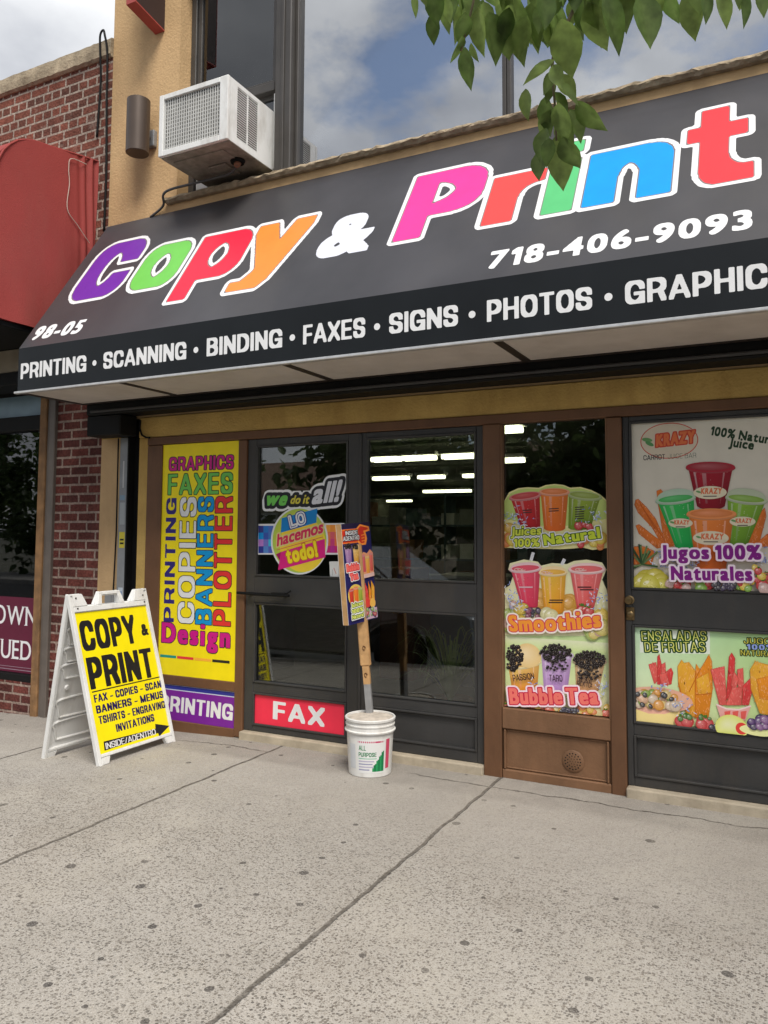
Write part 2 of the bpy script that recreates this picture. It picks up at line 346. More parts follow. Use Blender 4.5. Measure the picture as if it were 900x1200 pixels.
def cells(ch, dx, dy, rx, ry, q):
    """Filled outline of a glyph grown by a (dx, dy) box and an (rx, ry) ellipse, all in em; q cells per em."""
    key = (ch, round(dx, 3), round(dy, 3), round(rx, 3), round(ry, 3), q)
    if key in _cel: return _cel[key]
    if ch[0] == '@': A = skel_raster(ch[1:], dx, dy)
    else: A = dilh(raster(ch), round(dx*NPX)); A = dilh(A.T, round(dy*NPX)).T
    Ry = int(round(ry*NPX))
    if Ry > 0:
        B = np.zeros_like(A)
        for j in range(-Ry, Ry+1):
            D = dilh(A, round(rx*NPX*math.sqrt(max(0, 1-(j/(Ry+.3))**2))))
            if j >= 0: B[j:] |= D[:HGT-j]
            else: B[:j] |= D[-j:]
        A = B
    k = NPX//q; Fd = A.reshape(HGT//k, k, WID//k, k).mean((1, 3)); Fd = np.pad(Fd, 1); h, w = Fd.shape
    gx = lambda i: ((i-1+.5)*k-PADL)/NPX
    gy = lambda j: ((j-1+.5)*k-BASE)/NPX
    I = Fd >= .5; V, Fc = [], []
    cnt = I[:-1, :-1].astype(int)+I[1:, :-1]+I[:-1, 1:]+I[1:, 1:]
    for j in range(h-1):
        i = 0; row = cnt[j]
        if not row.any(): continue
        while i < w-1:
            if row[i] == 0: i += 1; continue
            if row[i] == 4:
                i0 = i
                while i < w-1 and row[i] == 4: i += 1
                b = len(V); V += [(gx(i0), gy(j)), (gx(i), gy(j)), (gx(i), gy(j+1)), (gx(i0), gy(j+1))]; Fc.append([b, b+1, b+2, b+3]); continue
            cs = [(i, j), (i+1, j), (i+1, j+1), (i, j+1)]; b = len(V)
            for a in range(4):
                p0, p1 = cs[a], cs[(a+1) % 4]; f0, f1 = Fd[p0[1], p0[0]], Fd[p1[1], p1[0]]
                if f0 >= .5: V.append((gx(p0[0]), gy(p0[1])))
                if (f0 >= .5) != (f1 >= .5):
                    t = (.5-f0)/(f1-f0); V.append((gx(p0[0])+t*(gx(p1[0])-gx(p0[0])), gy(p0[1])+t*(gy(p1[1])-gy(p0[1]))))
            if len(V)-b >= 3: Fc.append(list(range(b, len(V))))
            i += 1
    V = np.array(V) if V else np.zeros((0, 2)); _cel[key] = (V, Fc); return _cel[key]
HCAP = None
def caph():
    global HCAP
    if HCAP is None: HCAP = glyph_tris('H')[..., 1].max()
    return HCAP

# ------------------------------------------------------------------ helpers: flat printed artwork
INK = print_mat('printed_ink'); INK_GLOSS = print_mat('vinyl_ink', .38, .3); 
DZ = .00005
GCH = set('ABCDEFGHIKLMNOPRSTUVWXYJ0134567 89-/')
class Art:
    """Flat inks laid on a plane: each shape in its own thin layer, colour per corner."""
    def __init__(s, plane, lift=.0006): s.pl = plane; s.V = []; s.F = []; s.C = []; s.n = 0; s.layer = 0; s.lift = lift; s.clip = None
    def up(s): s.layer += 1; return s
    def add(s, V, F, col):
        V = np.asarray(V, float)
        if not len(V): return
        if s.clip: V = np.clip(V, s.clip[:2], s.clip[2:])
        z = s.lift+DZ*s.layer; p = s.pl
        s.V.append(p.o+V[:, :1]*p.u+V[:, 1:2]*p.v+z*p.n)
        c = np.asarray(col, float); c = np.broadcast_to(c, (len(V), 3)) if c.ndim == 1 else c
        s.C.append(c); s.F += [[i+s.n for i in f] for f in F]; s.n += len(V)
    def poly(s, P, col): s.up(); s.add(P, [list(range(len(P)))], col)
    def rect(s, u0, v0, u1, v1, col, col2=None):
        s.up(); c = col if col2 is None else [col, col, col2, col2]; s.add([(u0, v0), (u1, v0), (u1, v1), (u0, v1)], [[0, 1, 2, 3]], c)
    def ell(s, u, v, a, b, col, edge=None, n=28, rot=0.):
        s.up(); t = np.linspace(0, 2*math.pi, n, endpoint=False); c, si = math.cos(rot), math.sin(rot)
        x, y = a*np.cos(t), b*np.sin(t); P = np.stack([u+x*c-y*si, v+x*si+y*c], 1)
        if edge is None: s.add(P, [list(range(n))], col)
        else: s.add(np.vstack([P, [[u-.25*a, v+.25*b]]]), [[i, (i+1) % n, n] for i in range(n)], np.array([edge]*n+[col]))
    def line(s, P, w, col):
        P = [np.array(p, float) for p in P]; A, B = [], []
        for i in range(len(P)):
            t = P[min(i+1, len(P)-1)]-P[max(i-1, 0)]; t /= np.linalg.norm(t)+1e-9; nrm = np.array([-t[1], t[0]])
            A.append(P[i]+nrm*w/2); B.append(P[i]-nrm*w/2)
        n = len(P); s.up(); s.add(A+B, [[i, i+n, i+n+1, i+1] for i in range(n-1)], col)
    def disc(s, p, r, col): s.ell(p[0], p[1], r, r, col)
    def glyph(s, ch, box, col, dil=(.05, .04), shear=0., outline=(), q=80, layer=None):
        """one glyph fitted into box (u0, v0, u1, v1), measured round the slanted, grown letter."""
        V, F = cells(ch, dil[0], dil[1], 0, 0, q)
        x0, y0 = V.min(0); x1, y1 = V.max(0); u0, v0, u1, v1 = box
        sy = (v1-v0)/(y1-y0)
        sh = shear*sy; X = lambda V, sx: V[:, 0]*sx+sh*V[:, 1]
        lo, hi = .01, 10.
        for _ in range(50):
            m = (lo+hi)/2; e = X(V, m); 
            if e.max()-e.min() > u1-u0: hi = m
            else: lo = m
        sx = lo; ox = u0-X(V, sx).min(); oy = v0-y0*sy
        for r, c in list(outline)+[(0, col)]:
            W_, F_ = cells(ch, dil[0], dil[1], r/sx, r/sy, q) if r else (V, F)
            if layer is None: s.up()
            else: s.layer = layer
            s.add(np.stack([X(W_, sx)+ox, W_[:, 1]*sy+oy], 1), F_, c)
    def text(s, st, p0, p1, h, col, dil=(.045, .035), shear=0., outline=(), q=40, gap=.05, cols=None, warp=None, space=.26, g=True):
        """baseline from p0 to p1, capital height h."""
        p0 = np.array(p0, float); p1 = np.array(p1, float); d = p1-p0; wid = np.linalg.norm(d); d /= wid; e = np.array([-d[1], d[0]])
        g = g and all(c in GCH for c in st); sy = h/(GS if g else caph()+2*dil[1]); pen = 0; lay = []
        for ch in st:
            if ch == ' ': pen += space; continue
            if g and ch != '&': ch = '@'+ch
            V, F = cells(ch, dil[0], dil[1], 0, 0, q); a, b = V[:, 0].min(), V[:, 0].max()
            lay.append((ch, pen-a)); pen += b-a+gap
        pen -= gap; sx = wid/pen
        for r, c in list(outline)+[(0, None)]:
            s.up()
            for k, (ch, off) in enumerate(lay):
                V, F = cells(ch, dil[0], dil[1], r/sx, r/sy, q)
                if r and k % 2 == 0: s.layer += 1
                y = (V[:, 1]+dil[1])*sy; x = (V[:, 0]+off)*sx+shear*y
                if warp: x, y = warp(x/wid, y, wid)
                P = p0+x[:, None]*d+y[:, None]*e
                s.add(P, F, c if r else (cols[k % len(cols)] if cols else col))
                if r and k % 2 == 0: s.layer -= 1
            if r: s.layer += 1
    def build(s, name, parent, m=None):
        V = np.vstack(s.V); Cc = np.vstack(s.C); off = root_loc(parent)
        me = bpy.data.meshes.new(name); me.from_pydata((V-off).tolist(), [], s.F)
        a = me.attributes.new('ink', 'FLOAT_COLOR', 'POINT'); a.data.foreach_set('color', np.hstack([Cc, np.ones((len(Cc), 1))]).ravel().astype(np.float32))
        me.materials.append(m or INK); me.update(); o = bpy.data.objects.new(name, me); COL.objects.link(o)
        if parent is not None: o.parent = parent
        return o

# ------------------------------------------------------------------ materials of the place
STUCCO = mat('tan_stucco', (.53, .355, .185), .85, var=.1, scale=3, bump=.5, bscale=55, spec=.15, dirt=(.30, .19, .10), dirt_amt=.45, dscale=2.2)
YSTUCCO = mat('yellow_ochre_stucco', (.56, .37, .12), .8, var=.16, scale=4, bump=.5, bscale=60, spec=.15, dirt=(.28, .15, .04), dirt_amt=.5, dscale=3)
BROWN = mat('brown_painted_metal', (.145, .070, .034), .5, var=.14, scale=5, bump=.12, bscale=30, spec=.3, dirt=(.07, .035, .02), dirt_amt=.5, dscale=4)
TANBROWN = mat('light_brown_paint', (.20, .105, .055), .55, var=.12, scale=5, bump=.2, bscale=40, spec=.25, dirt=(.10, .055, .03), dirt_amt=.5, dscale=3)
DGREY = mat('dark_grey_painted_metal', (.041, .040, .039), .45, var=.2, scale=4, bump=.1, bscale=40, spec=.35, dirt=(.075, .062, .048), dirt_amt=.5, dscale=3)
BRONZE = mat('dark_bronze_aluminium', (.055, .050, .045), .42, var=.15, scale=6, spec=.4)
BLACK = mat('black_metal', (.008, .008, .008), .6, var=.2, spec=.15)
STONE = mat('rough_sill_stone', (.36, .29, .20), .9, var=.35, scale=16, bump=1., bscale=45, spec=.1, dirt=(.16, .12, .08), dirt_amt=.5, dscale=6)
CONC = mat('weathered_concrete', (.33, .27, .19), .92, var=.3, scale=9, bump=.9, bscale=40, spec=.1, dirt=(.14, .11, .075), dirt_amt=.6, dscale=3)
THRESH = mat('pale_threshold_stone', (.42, .36, .27), .8, var=.2, scale=9, bump=.3, spec=.2, dirt=(.25, .2, .14), dirt_amt=.6, dscale=5)
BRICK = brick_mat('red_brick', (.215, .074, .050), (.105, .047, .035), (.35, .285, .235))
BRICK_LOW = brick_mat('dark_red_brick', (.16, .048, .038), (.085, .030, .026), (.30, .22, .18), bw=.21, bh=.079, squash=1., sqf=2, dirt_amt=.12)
GLASS = glass_mat('shop_glass', .035, (.80, .82, .80), .02)
UGLASS = glass_mat('upper_window_glass', .42, (.4, .42, .44), .015)
SGLASS = glass_mat('sash_glass', .05, (.5, .52, .54), .02)
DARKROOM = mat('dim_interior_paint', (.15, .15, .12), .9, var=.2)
WHITEP = mat('white_plastic', (.74, .74, .72), .45, var=.04, spec=.4, dirt=(.40, .37, .32), dirt_amt=.6, dscale=7)
WOOD = mat('bare_wood', (.48, .28, .12), .7, var=.25, scale=14, bump=.25, bscale=50, dirt=(.25, .13, .05), dirt_amt=.4, dscale=6)
OLDWOOD = mat('weathered_brown_wood', (.24, .13, .055), .8, var=.35, scale=10, bump=.5, bscale=40, dirt=(.07, .04, .025), dirt_amt=.6, dscale=4)
GALV = mat('galvanised_steel', (.30, .31, .32), .45, .55, var=.2, scale=12)
GREYBOX = mat('grey_painted_steel', (.25, .26, .27), .5, .1, var=.15, scale=8, dirt=(.12, .11, .10), dirt_amt=.5)
TUBE = emit_mat('fluorescent_tube', (1., 1., .66), 3.4)

def gz(x): return .035*min(0., x+1.8)

# ------------------------------------------------------------------ the setting: ground
def sidewalk_mat():
    m = bpy.data.materials.new('exposed_aggregate_concrete'); m.use_nodes = True; t = m.node_tree; N = t.nodes; K = t.links.new; p = N['Principled BSDF']
    p.inputs['Roughness'].default_value = .88; p.inputs['Specular IOR Level'].default_value = .18
    tc = N.new('ShaderNodeTexCoord'); sx = N.new('ShaderNodeSeparateXYZ'); K(tc.outputs['Object'], sx.inputs[0])
    def math_(op, a, b=None, c=None):
        n = N.new('ShaderNodeMath'); n.operation = op
        for i, v in enumerate((a, b, c)):
            if v is None: continue
            if hasattr(v, 'is_linked') or hasattr(v, 'links'): K(v, n.inputs[i])
            else: n.inputs[i].default_value = v
        return n.outputs[0]
    def noise(sc, det=5, rough=.5):
        n = N.new('ShaderNodeTexNoise'); n.inputs['Scale'].default_value = sc; n.inputs['Detail'].default_value = det; n.inputs['Roughness'].default_value = rough
        K(tc.outputs['Object'], n.inputs['Vector']); return n
    def rng_(v, a, b, c=0., d=1.):
        n = N.new('ShaderNodeMapRange'); n.inputs[1].default_value = a; n.inputs[2].default_value = b; n.inputs[3].default_value = c; n.inputs[4].default_value = d; K(v, n.inputs[0]); return n.outputs[0]
    def mix(f, a, b, bt='MIX'):
        n = N.new('ShaderNodeMix'); n.data_type = 'RGBA'; n.blend_type = bt
        for i, v in ((0, f), (6, a), (7, b)):
            if hasattr(v, 'links'): K(v, n.inputs[i])
            else: n.inputs[i].default_value = v if i == 0 else (*v, 1)
        return n.outputs[2]
    def pebbles(scale, thr, rnd):
        v = N.new('ShaderNodeTexVoronoi'); v.inputs['Scale'].default_value = scale; v.inputs['Randomness'].default_value = 1; 
        wv = N.new('ShaderNodeVectorMath'); wv.operation = 'MULTIPLY_ADD'; wn_ = noise(scale*1.2, 2); K(wn_.outputs['Color'], wv.inputs[0]); wv.inputs[1].default_value = (.5/scale,)*3; K(tc.outputs['Object'], wv.inputs[2])
        K(wv.outputs[0], v.inputs['Vector'])
        sc = N.new('ShaderNodeSeparateColor'); K(v.outputs['Color'], sc.inputs[0])
        inside = rng_(v.outputs['Distance'], thr, thr*.75)
        sel = rng_(sc.outputs[0], rnd, rnd+.04)
        return math_('MULTIPLY', inside, sel), sc.outputs[1], v.outputs['Distance']
    wear = rng_(noise(.8, 5, .6).outputs['Fac'], .38, .66)             # where the cement skin is worn off
    apron_n = noise(6, 4).outputs['Fac']
    apron = rng_(math_('MULTIPLY_ADD', apron_n, .10, sx.outputs[1]), -.42, -.34)   # the smooth strip along the shop
    base = mix(rng_(noise(3, 8, .65).outputs['Fac'], .3, .7), (.335, .315, .28), (.455, .428, .385))
    base = mix(rng_(noise(45, 4).outputs['Fac'], .3, .7, .0, .55), base, (.27, .24, .20))
    base = mix(rng_(noise(160, 3).outputs['Fac'], .35, .75, .0, .5), base, (.54, .505, .455))
    m1, c1, d1 = pebbles(84, .50, .58); m2, c2, d2 = pebbles(150, .50, .56); m3, c3, d3 = pebbles(30, .36, .90)
    pc = mix(c1, (.020, .019, .018), (.14, .115, .09)); pc2 = mix(c2, (.032, .030, .027), (.19, .16, .125))
    far = rng_(math_('MULTIPLY_ADD', noise(1.1, 5, .6).outputs['Fac'], 1.1, sx.outputs[1]), -1.1, -.15, 1., .22)
    am = math_('MULTIPLY', math_('MULTIPLY', math_('SUBTRACT', 1., apron), far), rng_(wear, 0, 1, .7, 1.))
    col = mix(math_('MULTIPLY', m2, math_('MULTIPLY', am, .85)), base, pc2)
    col = mix(math_('MULTIPLY', m1, math_('MULTIPLY', am, .85)), col, pc)
    col = mix(math_('MULTIPLY', m3, math_('MULTIPLY', am, .6)), col, (.10, .085, .07))
    ap = mix(rng_(noise(9, 8, .7).outputs['Fac'], .3, .7), (.20, .185, .163), (.29, .267, .235))
    col = mix(math_('MULTIPLY', apron, .85), col, ap)
    # old chewing-gum spots
    g = N.new('ShaderNodeTexVoronoi'); g.voronoi_dimensions = '2D'; g.inputs['Scale'].default_value = 4.6; K(tc.outputs['Object'], g.inputs['Vector']); gs = N.new('ShaderNodeSeparateColor'); K(g.outputs['Color'], gs.inputs[0])
    gr = math_('MULTIPLY', math_('MULTIPLY', math_('MULTIPLY', gs.outputs[1], gs.outputs[1]), .10), math_('GREATER_THAN', gs.outputs[0], .45))
    gn = math_('MULTIPLY_ADD', noise(34, 4).outputs['Fac'], .05, math_('SUBTRACT', g.outputs['Distance'], .012))
    gum = math_('LESS_THAN', gn, math_('ADD', gr, .024)); gum = math_('MULTIPLY', gum, math_('GREATER_THAN', gs.outputs[0], .45))
    col = mix(math_('MULTIPLY', gum, .85), col, (.055, .05, .048))
    # tooled joints between the flags
    wob = math_('MULTIPLY_ADD', noise(4, 6, .6).outputs['Fac'], .05, sx.outputs[0])
    j = None
    for x0 in (-4.66, -3.08, -1.475, .125, 1.72, 3.3, 4.9):
        q = rng_(math_('ABSOLUTE', math_('SUBTRACT', wob, x0)), .006, .013, 1, 0); j = q if j is None else math_('MAXIMUM', j, q)
    woy = math_('MULTIPLY_ADD', noise(3, 6, .65).outputs['Fac'], .14, sx.outputs[1])
    for y0, w in ((-.155, .004), (-3.3, .008)):
        q = rng_(math_('ABSOLUTE', math_('SUBTRACT', woy, y0)), w, w*2.2, 1, 0)
        if y0 > -1: q = math_('MULTIPLY', q, rng_(noise(1.3, 2).outputs['Fac'], .42, .5))
        j = math_('MAXIMUM', j, q)
    slab = N.new('ShaderNodeTexWhiteNoise'); slab.noise_dimensions = '1D'; K(math_('FLOOR', math_('DIVIDE', math_('SUBTRACT', wob, .125), 1.595)), slab.inputs['W'])
    col = mix(1., col, (1, 1, 1), 'MULTIPLY') if False else col
    tone = N.new('ShaderNodeMix'); tone.data_type = 'RGBA'; tone.blend_type = 'MULTIPLY'; tone.inputs[0].default_value = 1; K(col, tone.inputs[6]); K(rng_(slab.outputs['Value'], 0, 1, .90, 1.06), tone.inputs[7]); col = tone.outputs[2]
    st = rng_(noise(1.6, 9, .72).outputs['Fac'], .54, .70, 0, .38); col = mix(st, col, (.24, .21, .175))
    lt = rng_(noise(1.1, 7, .65).outputs['Fac'], .50, .68, 0, .45); col = mix(math_('MULTIPLY', lt, math_('SUBTRACT', 1., math_('MULTIPLY', m1, .8))), col, (.48, .445, .375))
    pk = rng_(sx.outputs[1], -1.6, -.5, 0, .30); col = mix(math_('MULTIPLY', pk, math_('SUBTRACT', 1., gum)), col, (.335, .312, .285))
    jd = math_('MULTIPLY', j, rng_(noise(20, 4).outputs['Fac'], .3, .6, .55, 1))
    col = mix(rng_(noise(190, 2).outputs['Fac'], .56, .66, 0, .42), col, (.11, .10, .09)); col = mix(rng_(noise(150, 2).outputs['Fac'], .58, .68, 0, .45), col, (.62, .59, .53))
    col = mix(math_('MULTIPLY', jd, .92), col, (.055, .048, .040))
    col2 = mix(rng_(noise(.45, 5, .6).outputs['Fac'], .35, .65, .0, .25), col, (.30, .26, .21))
    K(col2, p.inputs['Base Color'])
    b = N.new('ShaderNodeBump'); b.inputs['Strength'].default_value = .7; b.inputs['Distance'].default_value = .004
    hh = math_('SUBTRACT', math_('MULTIPLY_ADD', noise(140, 4).outputs['Fac'], .8, math_('MULTIPLY', m1, .5)), math_('MULTIPLY', j, 3.))
    K(hh, b.inputs['Height']); K(b.outputs[0], p.inputs['Normal'])
    return m
b = MB()
xs = [-60., -30, -15, -8, -6, -5, -4, -3, -2.4, -1.8, 0, 2, 5, 15, 40]
for x0, x1 in zip(xs, xs[1:]): b.quad((x0, -3.45, gz(max(x0, -9))), (x1, -3.45, gz(max(x1, -9))), (x1, .6, gz(max(x1, -9))), (x0, .6, gz(max(x0, -9))))
tag(b.build('sidewalk', sidewalk_mat()), kind='structure')
ASPH = mat('asphalt', (.055, .055, .056), .9, var=.25, scale=3, bump=.5, bscale=120, spec=.2)
KERB = mat('kerb_concrete', (.33, .31, .28), .9, var=.2, scale=5, bump=.4)
b = MB()
for x0, x1 in zip(xs, xs[1:]):
    z0, z1 = gz(max(x0, -9)), gz(max(x1, -9))
    f = lambda x, z: [(x, -3.45, z+.003), (x, -3.60, z+.003), (x, -3.62, z-.16), (x, -3.45, z-.16)]
    A, B = f(x0, z0), f(x1, z1)
    for i in range(3): b.quad(A[i], A[i+1], B[i+1], B[i])
tag(b.build('kerb', KERB), kind='structure')
b = MB(); b.quad((-60, -14.5, -.36), (40, -14.5, -.36), (40, -3.55, -.12), (-1.8, -3.55, -.12), (-9, -3.55, -.372), (-60, -3.55, -.372))
tag(b.build('road', ASPH), kind='structure')
b = MB(); b.box(-60, 40, -18, -14.5, -.6, -.22); tag(b.build('far_sidewalk', KERB), kind='structure')
GROUND = mat('far_ground', (.12, .12, .09), .95, var=.3, scale=.3)
b = MB(); b.quad((-900, -900, -.62), (900, -900, -.62), (900, 900, -.62), (-900, 900, -.62)); tag(b.build('ground', GROUND), kind='structure')

# ------------------------------------------------------------------ the copy shop building
SHOP = thing('storefront_building', 'tan stucco two-storey building with brown framed shop front under the black awning', 'building', (0, .1, 0))
b = MB()
b.box(-3.40, -2.645, 0, .35, 4.171, 7.6)                         # upper pier
b.box(-3.40, -3.17, 0, .30, -.15, 2.27)                          # pier beside the brick
b.box(-3.40, 4.6, .0, .30, 2.43, 4.171)                          # wall behind the awning
b.box(-3.17, -2.975, .12, .30, -.15, 2.43); b.box(-2.978, 4.6, .11, .30, 2.27, 2.43)
b.box(2.75, 4.6, 0, .35, 4.171, 7.6); b.box(-2.645, 2.75, 0, .35, 6.15, 7.6)
b.box(1.9, 4.6, 0, .30, 0, 2.27)
b.box(-3.40, -3.2, .35, 20, 3.0, 7.6); b.box(4.4, 4.6, .35, 20, 0, 7.6); b.box(-3.2, 4.4, 19.8, 20, 3.0, 7.6)
b.build('wall', STUCCO, SHOP)
b = MB(); b.box(-3.40, -3.17, .0, .30, 2.27, 2.43); b.box(-2.975, 4.6, -.012, .11, 2.262, 2.4305, .006); b.build('beam', YSTUCCO, SHOP)
b = MB(); b.box(-2.975, -2.872, -.006, .12, -.05, 2.262, .006); b.build('door_jamb', YSTUCCO, SHOP)
b = MB(); b.box(-3.2, 4.4, .35, 19.8, 7.4, 7.55); b.build('roof', CONC, SHOP)
# string course + sill
def rough_bar(b, x0, x1, y0, y1, z0, z1, n=140, amp=.006):
    r = np.random.default_rng(3); ring = []
    for i in range(n+1):
        x = x0+(x1-x0)*i/n; j = r.normal(0, amp, 6)
        pts = [(y1, z0), (y0+.02, z0+j[0]*.4), (y0+j[1]*.7, z0+.02+j[2]*.6), (y0+j[3]*.8, (z0+z1)/2+j[0]), (y0+.012+j[4]*.6, z1-.014+j[2]*.5), (y0+.05, z1+j[5]*.4), (y1, z1)]
        ring.append([b.bm.verts.new((x, y, z)) for y, z in pts])
    for A, B in zip(ring, ring[1:]):
        for k in range(7): b._f([A[k], A[(k+1) % 7], B[(k+1) % 7], B[k]])
    b._f(ring[0]); b._f(ring[-1][::-1])
b = MB(); rough_bar(b, -2.735, 2.85, -.055, .14, 4.172, 4.230); b.build('window_sill', STONE, SHOP)
# upper windows
def frame_box(b, x0, x1, z0, z1, y0, y1, t, bev=.004):
    b.box(x0, x0+t, y0, y1, z0, z1, bev); b.box(x1-t, x1, y0, y1, z0, z1, bev); b.box(x0+t+.0005, x1-t-.0005, y0+.001, y1-.001, z0, z0+t, bev); b.box(x0+t+.0005, x1-t-.0005, y0+.001, y1-.001, z1-t, z1, bev)
b = MB(); frame_box(b, -2.643, -1.72, 4.235, 6.148, .13, .22, .055)
b.box(-2.588, -1.775, .115, .20, 4.97, 5.04, .004); frame_box(b, -2.585, -1.778, 5.04, 6.09, .15, .19, .04, .003); frame_box(b, -2.585, -1.778, 4.29, 4.97, .17, .21, .035, .003)
wA = b.build('sash_window', BRONZE, SHOP)
b = MB(); b.box(-2.546, -1.818, .168, .172, 5.08, 6.05); b.box(-2.551, -1.812, .188, .192, 4.325, 4.935); b.build('pane', SGLASS, wA)
b = MB(); b.box(-2.60, -1.76, .34, .35, 4.98, 6.14); b.build('window_shade', mat('grey_shade', (.16, .16, .165), .8), wA)
b = MB(); b.box(-1.72, -1.575, .04, .22, 4.235, 6.148, .006); b.box(-1.66, -1.632, .028, .04, 4.235, 6.148, .003); b.build('mullion', BRONZE, SHOP)
b = MB(); frame_box(b, -1.575, .118, 4.235, 6.148, .10, .18, .028); wB = b.build('fixed_window', BRONZE, SHOP)
b = MB(); b.box(-1.55, .092, .138, .142, 4.26, 6.125); b.build('pane', UGLASS, wB)
b = MB(); frame_box(b, .122, 2.748, 4.235, 6.148, .10, .18, .028); wC = b.build('fixed_window', BRONZE, SHOP)
b = MB(); b.box(.147, 2.725, .138, .142, 4.26, 6.125); b.build('pane', UGLASS, wC)
b = MB(); b.box(-1.50, 2.7, .30, .32, 5.34, 6.14); b.build('window_blind', mat('grey_blind', (.22, .22, .23), .8), SHOP)
b = MB(); b.box(-1.50, 2.7, .285, .30, 5.32, 5.345); b.build('blind_rail', WHITEP, SHOP)
b = MB()
for bx in ((-2.645, 2.75, 4.0, 4.05, 4.2, 6.3), (-2.7, 2.8, .36, 4.0, 6.2, 6.3), (-2.7, 2.8, .36, 4.0, 4.15, 4.2), (-2.75, -2.65, .36, 4, 4.2, 6.3), (2.76, 2.86, .36, 4, 4.2, 6.3)): b.box(*bx)
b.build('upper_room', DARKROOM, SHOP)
# brown shop-front frame
b = MB(); y0, y1 = -.018, .06
b.box(-2.872, -2.716, y0, y1, -.05, 2.195, .005); b.box(-1.962, -1.886, y0, y1, 0, 2.195, .005); b.box(-.012, .104, y0-.012, y1, -.005, 2.1985, .005)
b.box(.768, .854, y0-.010, y1, -.005, 2.195, .005); b.box(1.80, 1.90, y0, y1, 0, 2.195, .005); b.box(-2.872, 1.90, y0-.004, y1, 2.1995, 2.2618, .005)
b.box(-2.716, -1.962, y0+.002, y1, .322, .394, .004); b.box(-2.716, -1.962, y0+.002, y1, -.04, .055, .004); b.box(-2.716, -1.962, y0+.022, y1-.01, .055, .322)
b.box(-2.716, -1.962, y0+.024, y1-.02, .394, 2.195)
b.build('shop_front_frame', BROWN, SHOP)
b = MB(); b.box(.1045, .7675, -.022, y1, .296, .424, .006); b.box(.1045, .7675, -.022, y1, -.005, .052, .006); b.box(.1045, .7675, .0, y1-.01, .052, .296)
for x in (.118, .744): b.box(x, x+.010, -.026, .0, .056, .292, .003)
b.box(.1285, .7435, -.008, .0, .282, .292, .003); b.box(.1285, .7435, -.008, .0, .056, .066, .003)
b.box(.1045, .112, -.02, .05, .424, 2.195); b.box(.760, .7675, -.02, .05, .424, 2.195)
kick = b.build('kick_panel', TANBROWN, SHOP)
b = MB(); b.lathe((.54, .0, .15), [(.064, 0), (.066, .004), (.058, .010), (.0, .012)], 36, 'y')
vent = b.build('round_vent', TANBROWN, SHOP, auto=True)
b = MB()
for r_, n_ in ((0, 1), (.016, 6), (.031, 11), (.046, 16)):
    for k in range(n_):
        a = 2*math.pi*k/n_; b.lathe((.54+r_*math.cos(a), -.0105, .15+r_*math.sin(a)), [(.0045, 0), (.0, .0025)], 8, 'y')
b.build('vent_holes', BLACK, vent)
b = MB(); b.box(.112, .760, .026, .032, .43, 2.196); b.build('shop_window_pane', GLASS, SHOP)
# doors
def leaf(x0, x1, z0, z1, ops, y0=.0, y1=.05):
    b = MB(); ox0 = max(o[0] for o in ops); ox1 = min(o[1] for o in ops)
    b.box(x0, ox0, y0, y1, z0, z1, .004); b.box(ox1, x1, y0, y1, z0, z1, .004)
    zz = [z0]+[v for o in sorted(ops, key=lambda o: o[2]) for v in (o[2], o[3])]+[z1]
    for i in range(0, len(zz), 2): b.box(ox0+.0004, ox1-.0004, y0+.0015, y1, zz[i], zz[i+1], .003)
    for o in ops:                                                 # glazing beads
        a, c, e, f = ox0, ox1, o[2], o[3]; t = .014
        b.box(a, a+t, y0-.007, y1-.01, e, f, .003); b.box(c-t, c, y0-.007, y1-.01, e, f, .003)
        b.box(a+t, c-t, y0-.006, y1-.01, e, e+t, .003); b.box(a+t, c-t, y0-.006, y1-.01, f-t, f, .003)
    return b, ox0, ox1
doors = []
for x0, x1, ops in ((-1.884, -.917, ((-1.805, -1.018, .10, .335), (-1.805, -1.018, .405, .985), (-1.805, -1.018, 1.18, 2.148))),
                    (-.914, -.0135, ((-.876, -.066, .125, .335), (-.876, -.066, .405, .985), (-.876, -.066, 1.18, 2.16))),
                    (.8555, 1.799, ((.893, 1.765, .11, .345), (.893, 1.765, .41, .975), (.893, 1.765, 1.178, 2.168)))):
    b, a, c = leaf(x0, x1, .057, 2.198, ops); d = b.build('door', DGREY, SHOP); doors.append(d)
    for i, o in enumerate(ops):
        b = MB(); b.box(a+.001, c-.001, .020, .026, o[2]+.001, o[3]-.001); b.build('panel' if i == 0 else 'pane', DGREY if i == 0 else GLASS, d)
b = MB(); b.box(-.925, -.906, -.012, .0, .07, 2.19, .004); b.build('meeting_strip', DGREY, SHOP)
b = MB(); b.tube([(-1.93, -.045, 1.055), (-1.75, -.05, 1.053), (-1.47, -.045, 1.05)], [.010, .012, .010]); b.box(-1.62, -1.5, -.06, -.035, 1.045, 1.07, .004)
b.tube([(-1.50, -.045, 1.06), (-1.455, -.045, 1.085)], .006); b.box(-1.84, -1.82, -.05, 0, 1.045, 1.062); b.box(-1.53, -1.51, -.05, 0, 1.045, 1.062); b.build('handle', BLACK, doors[0], auto=True)
BRASS = mat('tarnished_brass', (.22, .15, .07), .35, .8, var=.25, scale=20)
b = MB(); b.lathe((.885, -.001, 1.118), [(.024, 0), (.025, .005), (.011, .010), (.010, .03), (.020, .036), (.024, .047), (.019, .058), (0, .061)], 28, 'y'); b.build('knob', BRASS, doors[2], auto=True)
b = MB(); b.box(.861, .909, -.006, -.0005, 1.0, 1.075, .004); b.lathe((.885, -.006, 1.034), [(.018, 0), (.019, .006), (.014, .010), (0, .011)], 24, 'y'); b.build('lock_plate', BRASS, doors[2], auto=True)
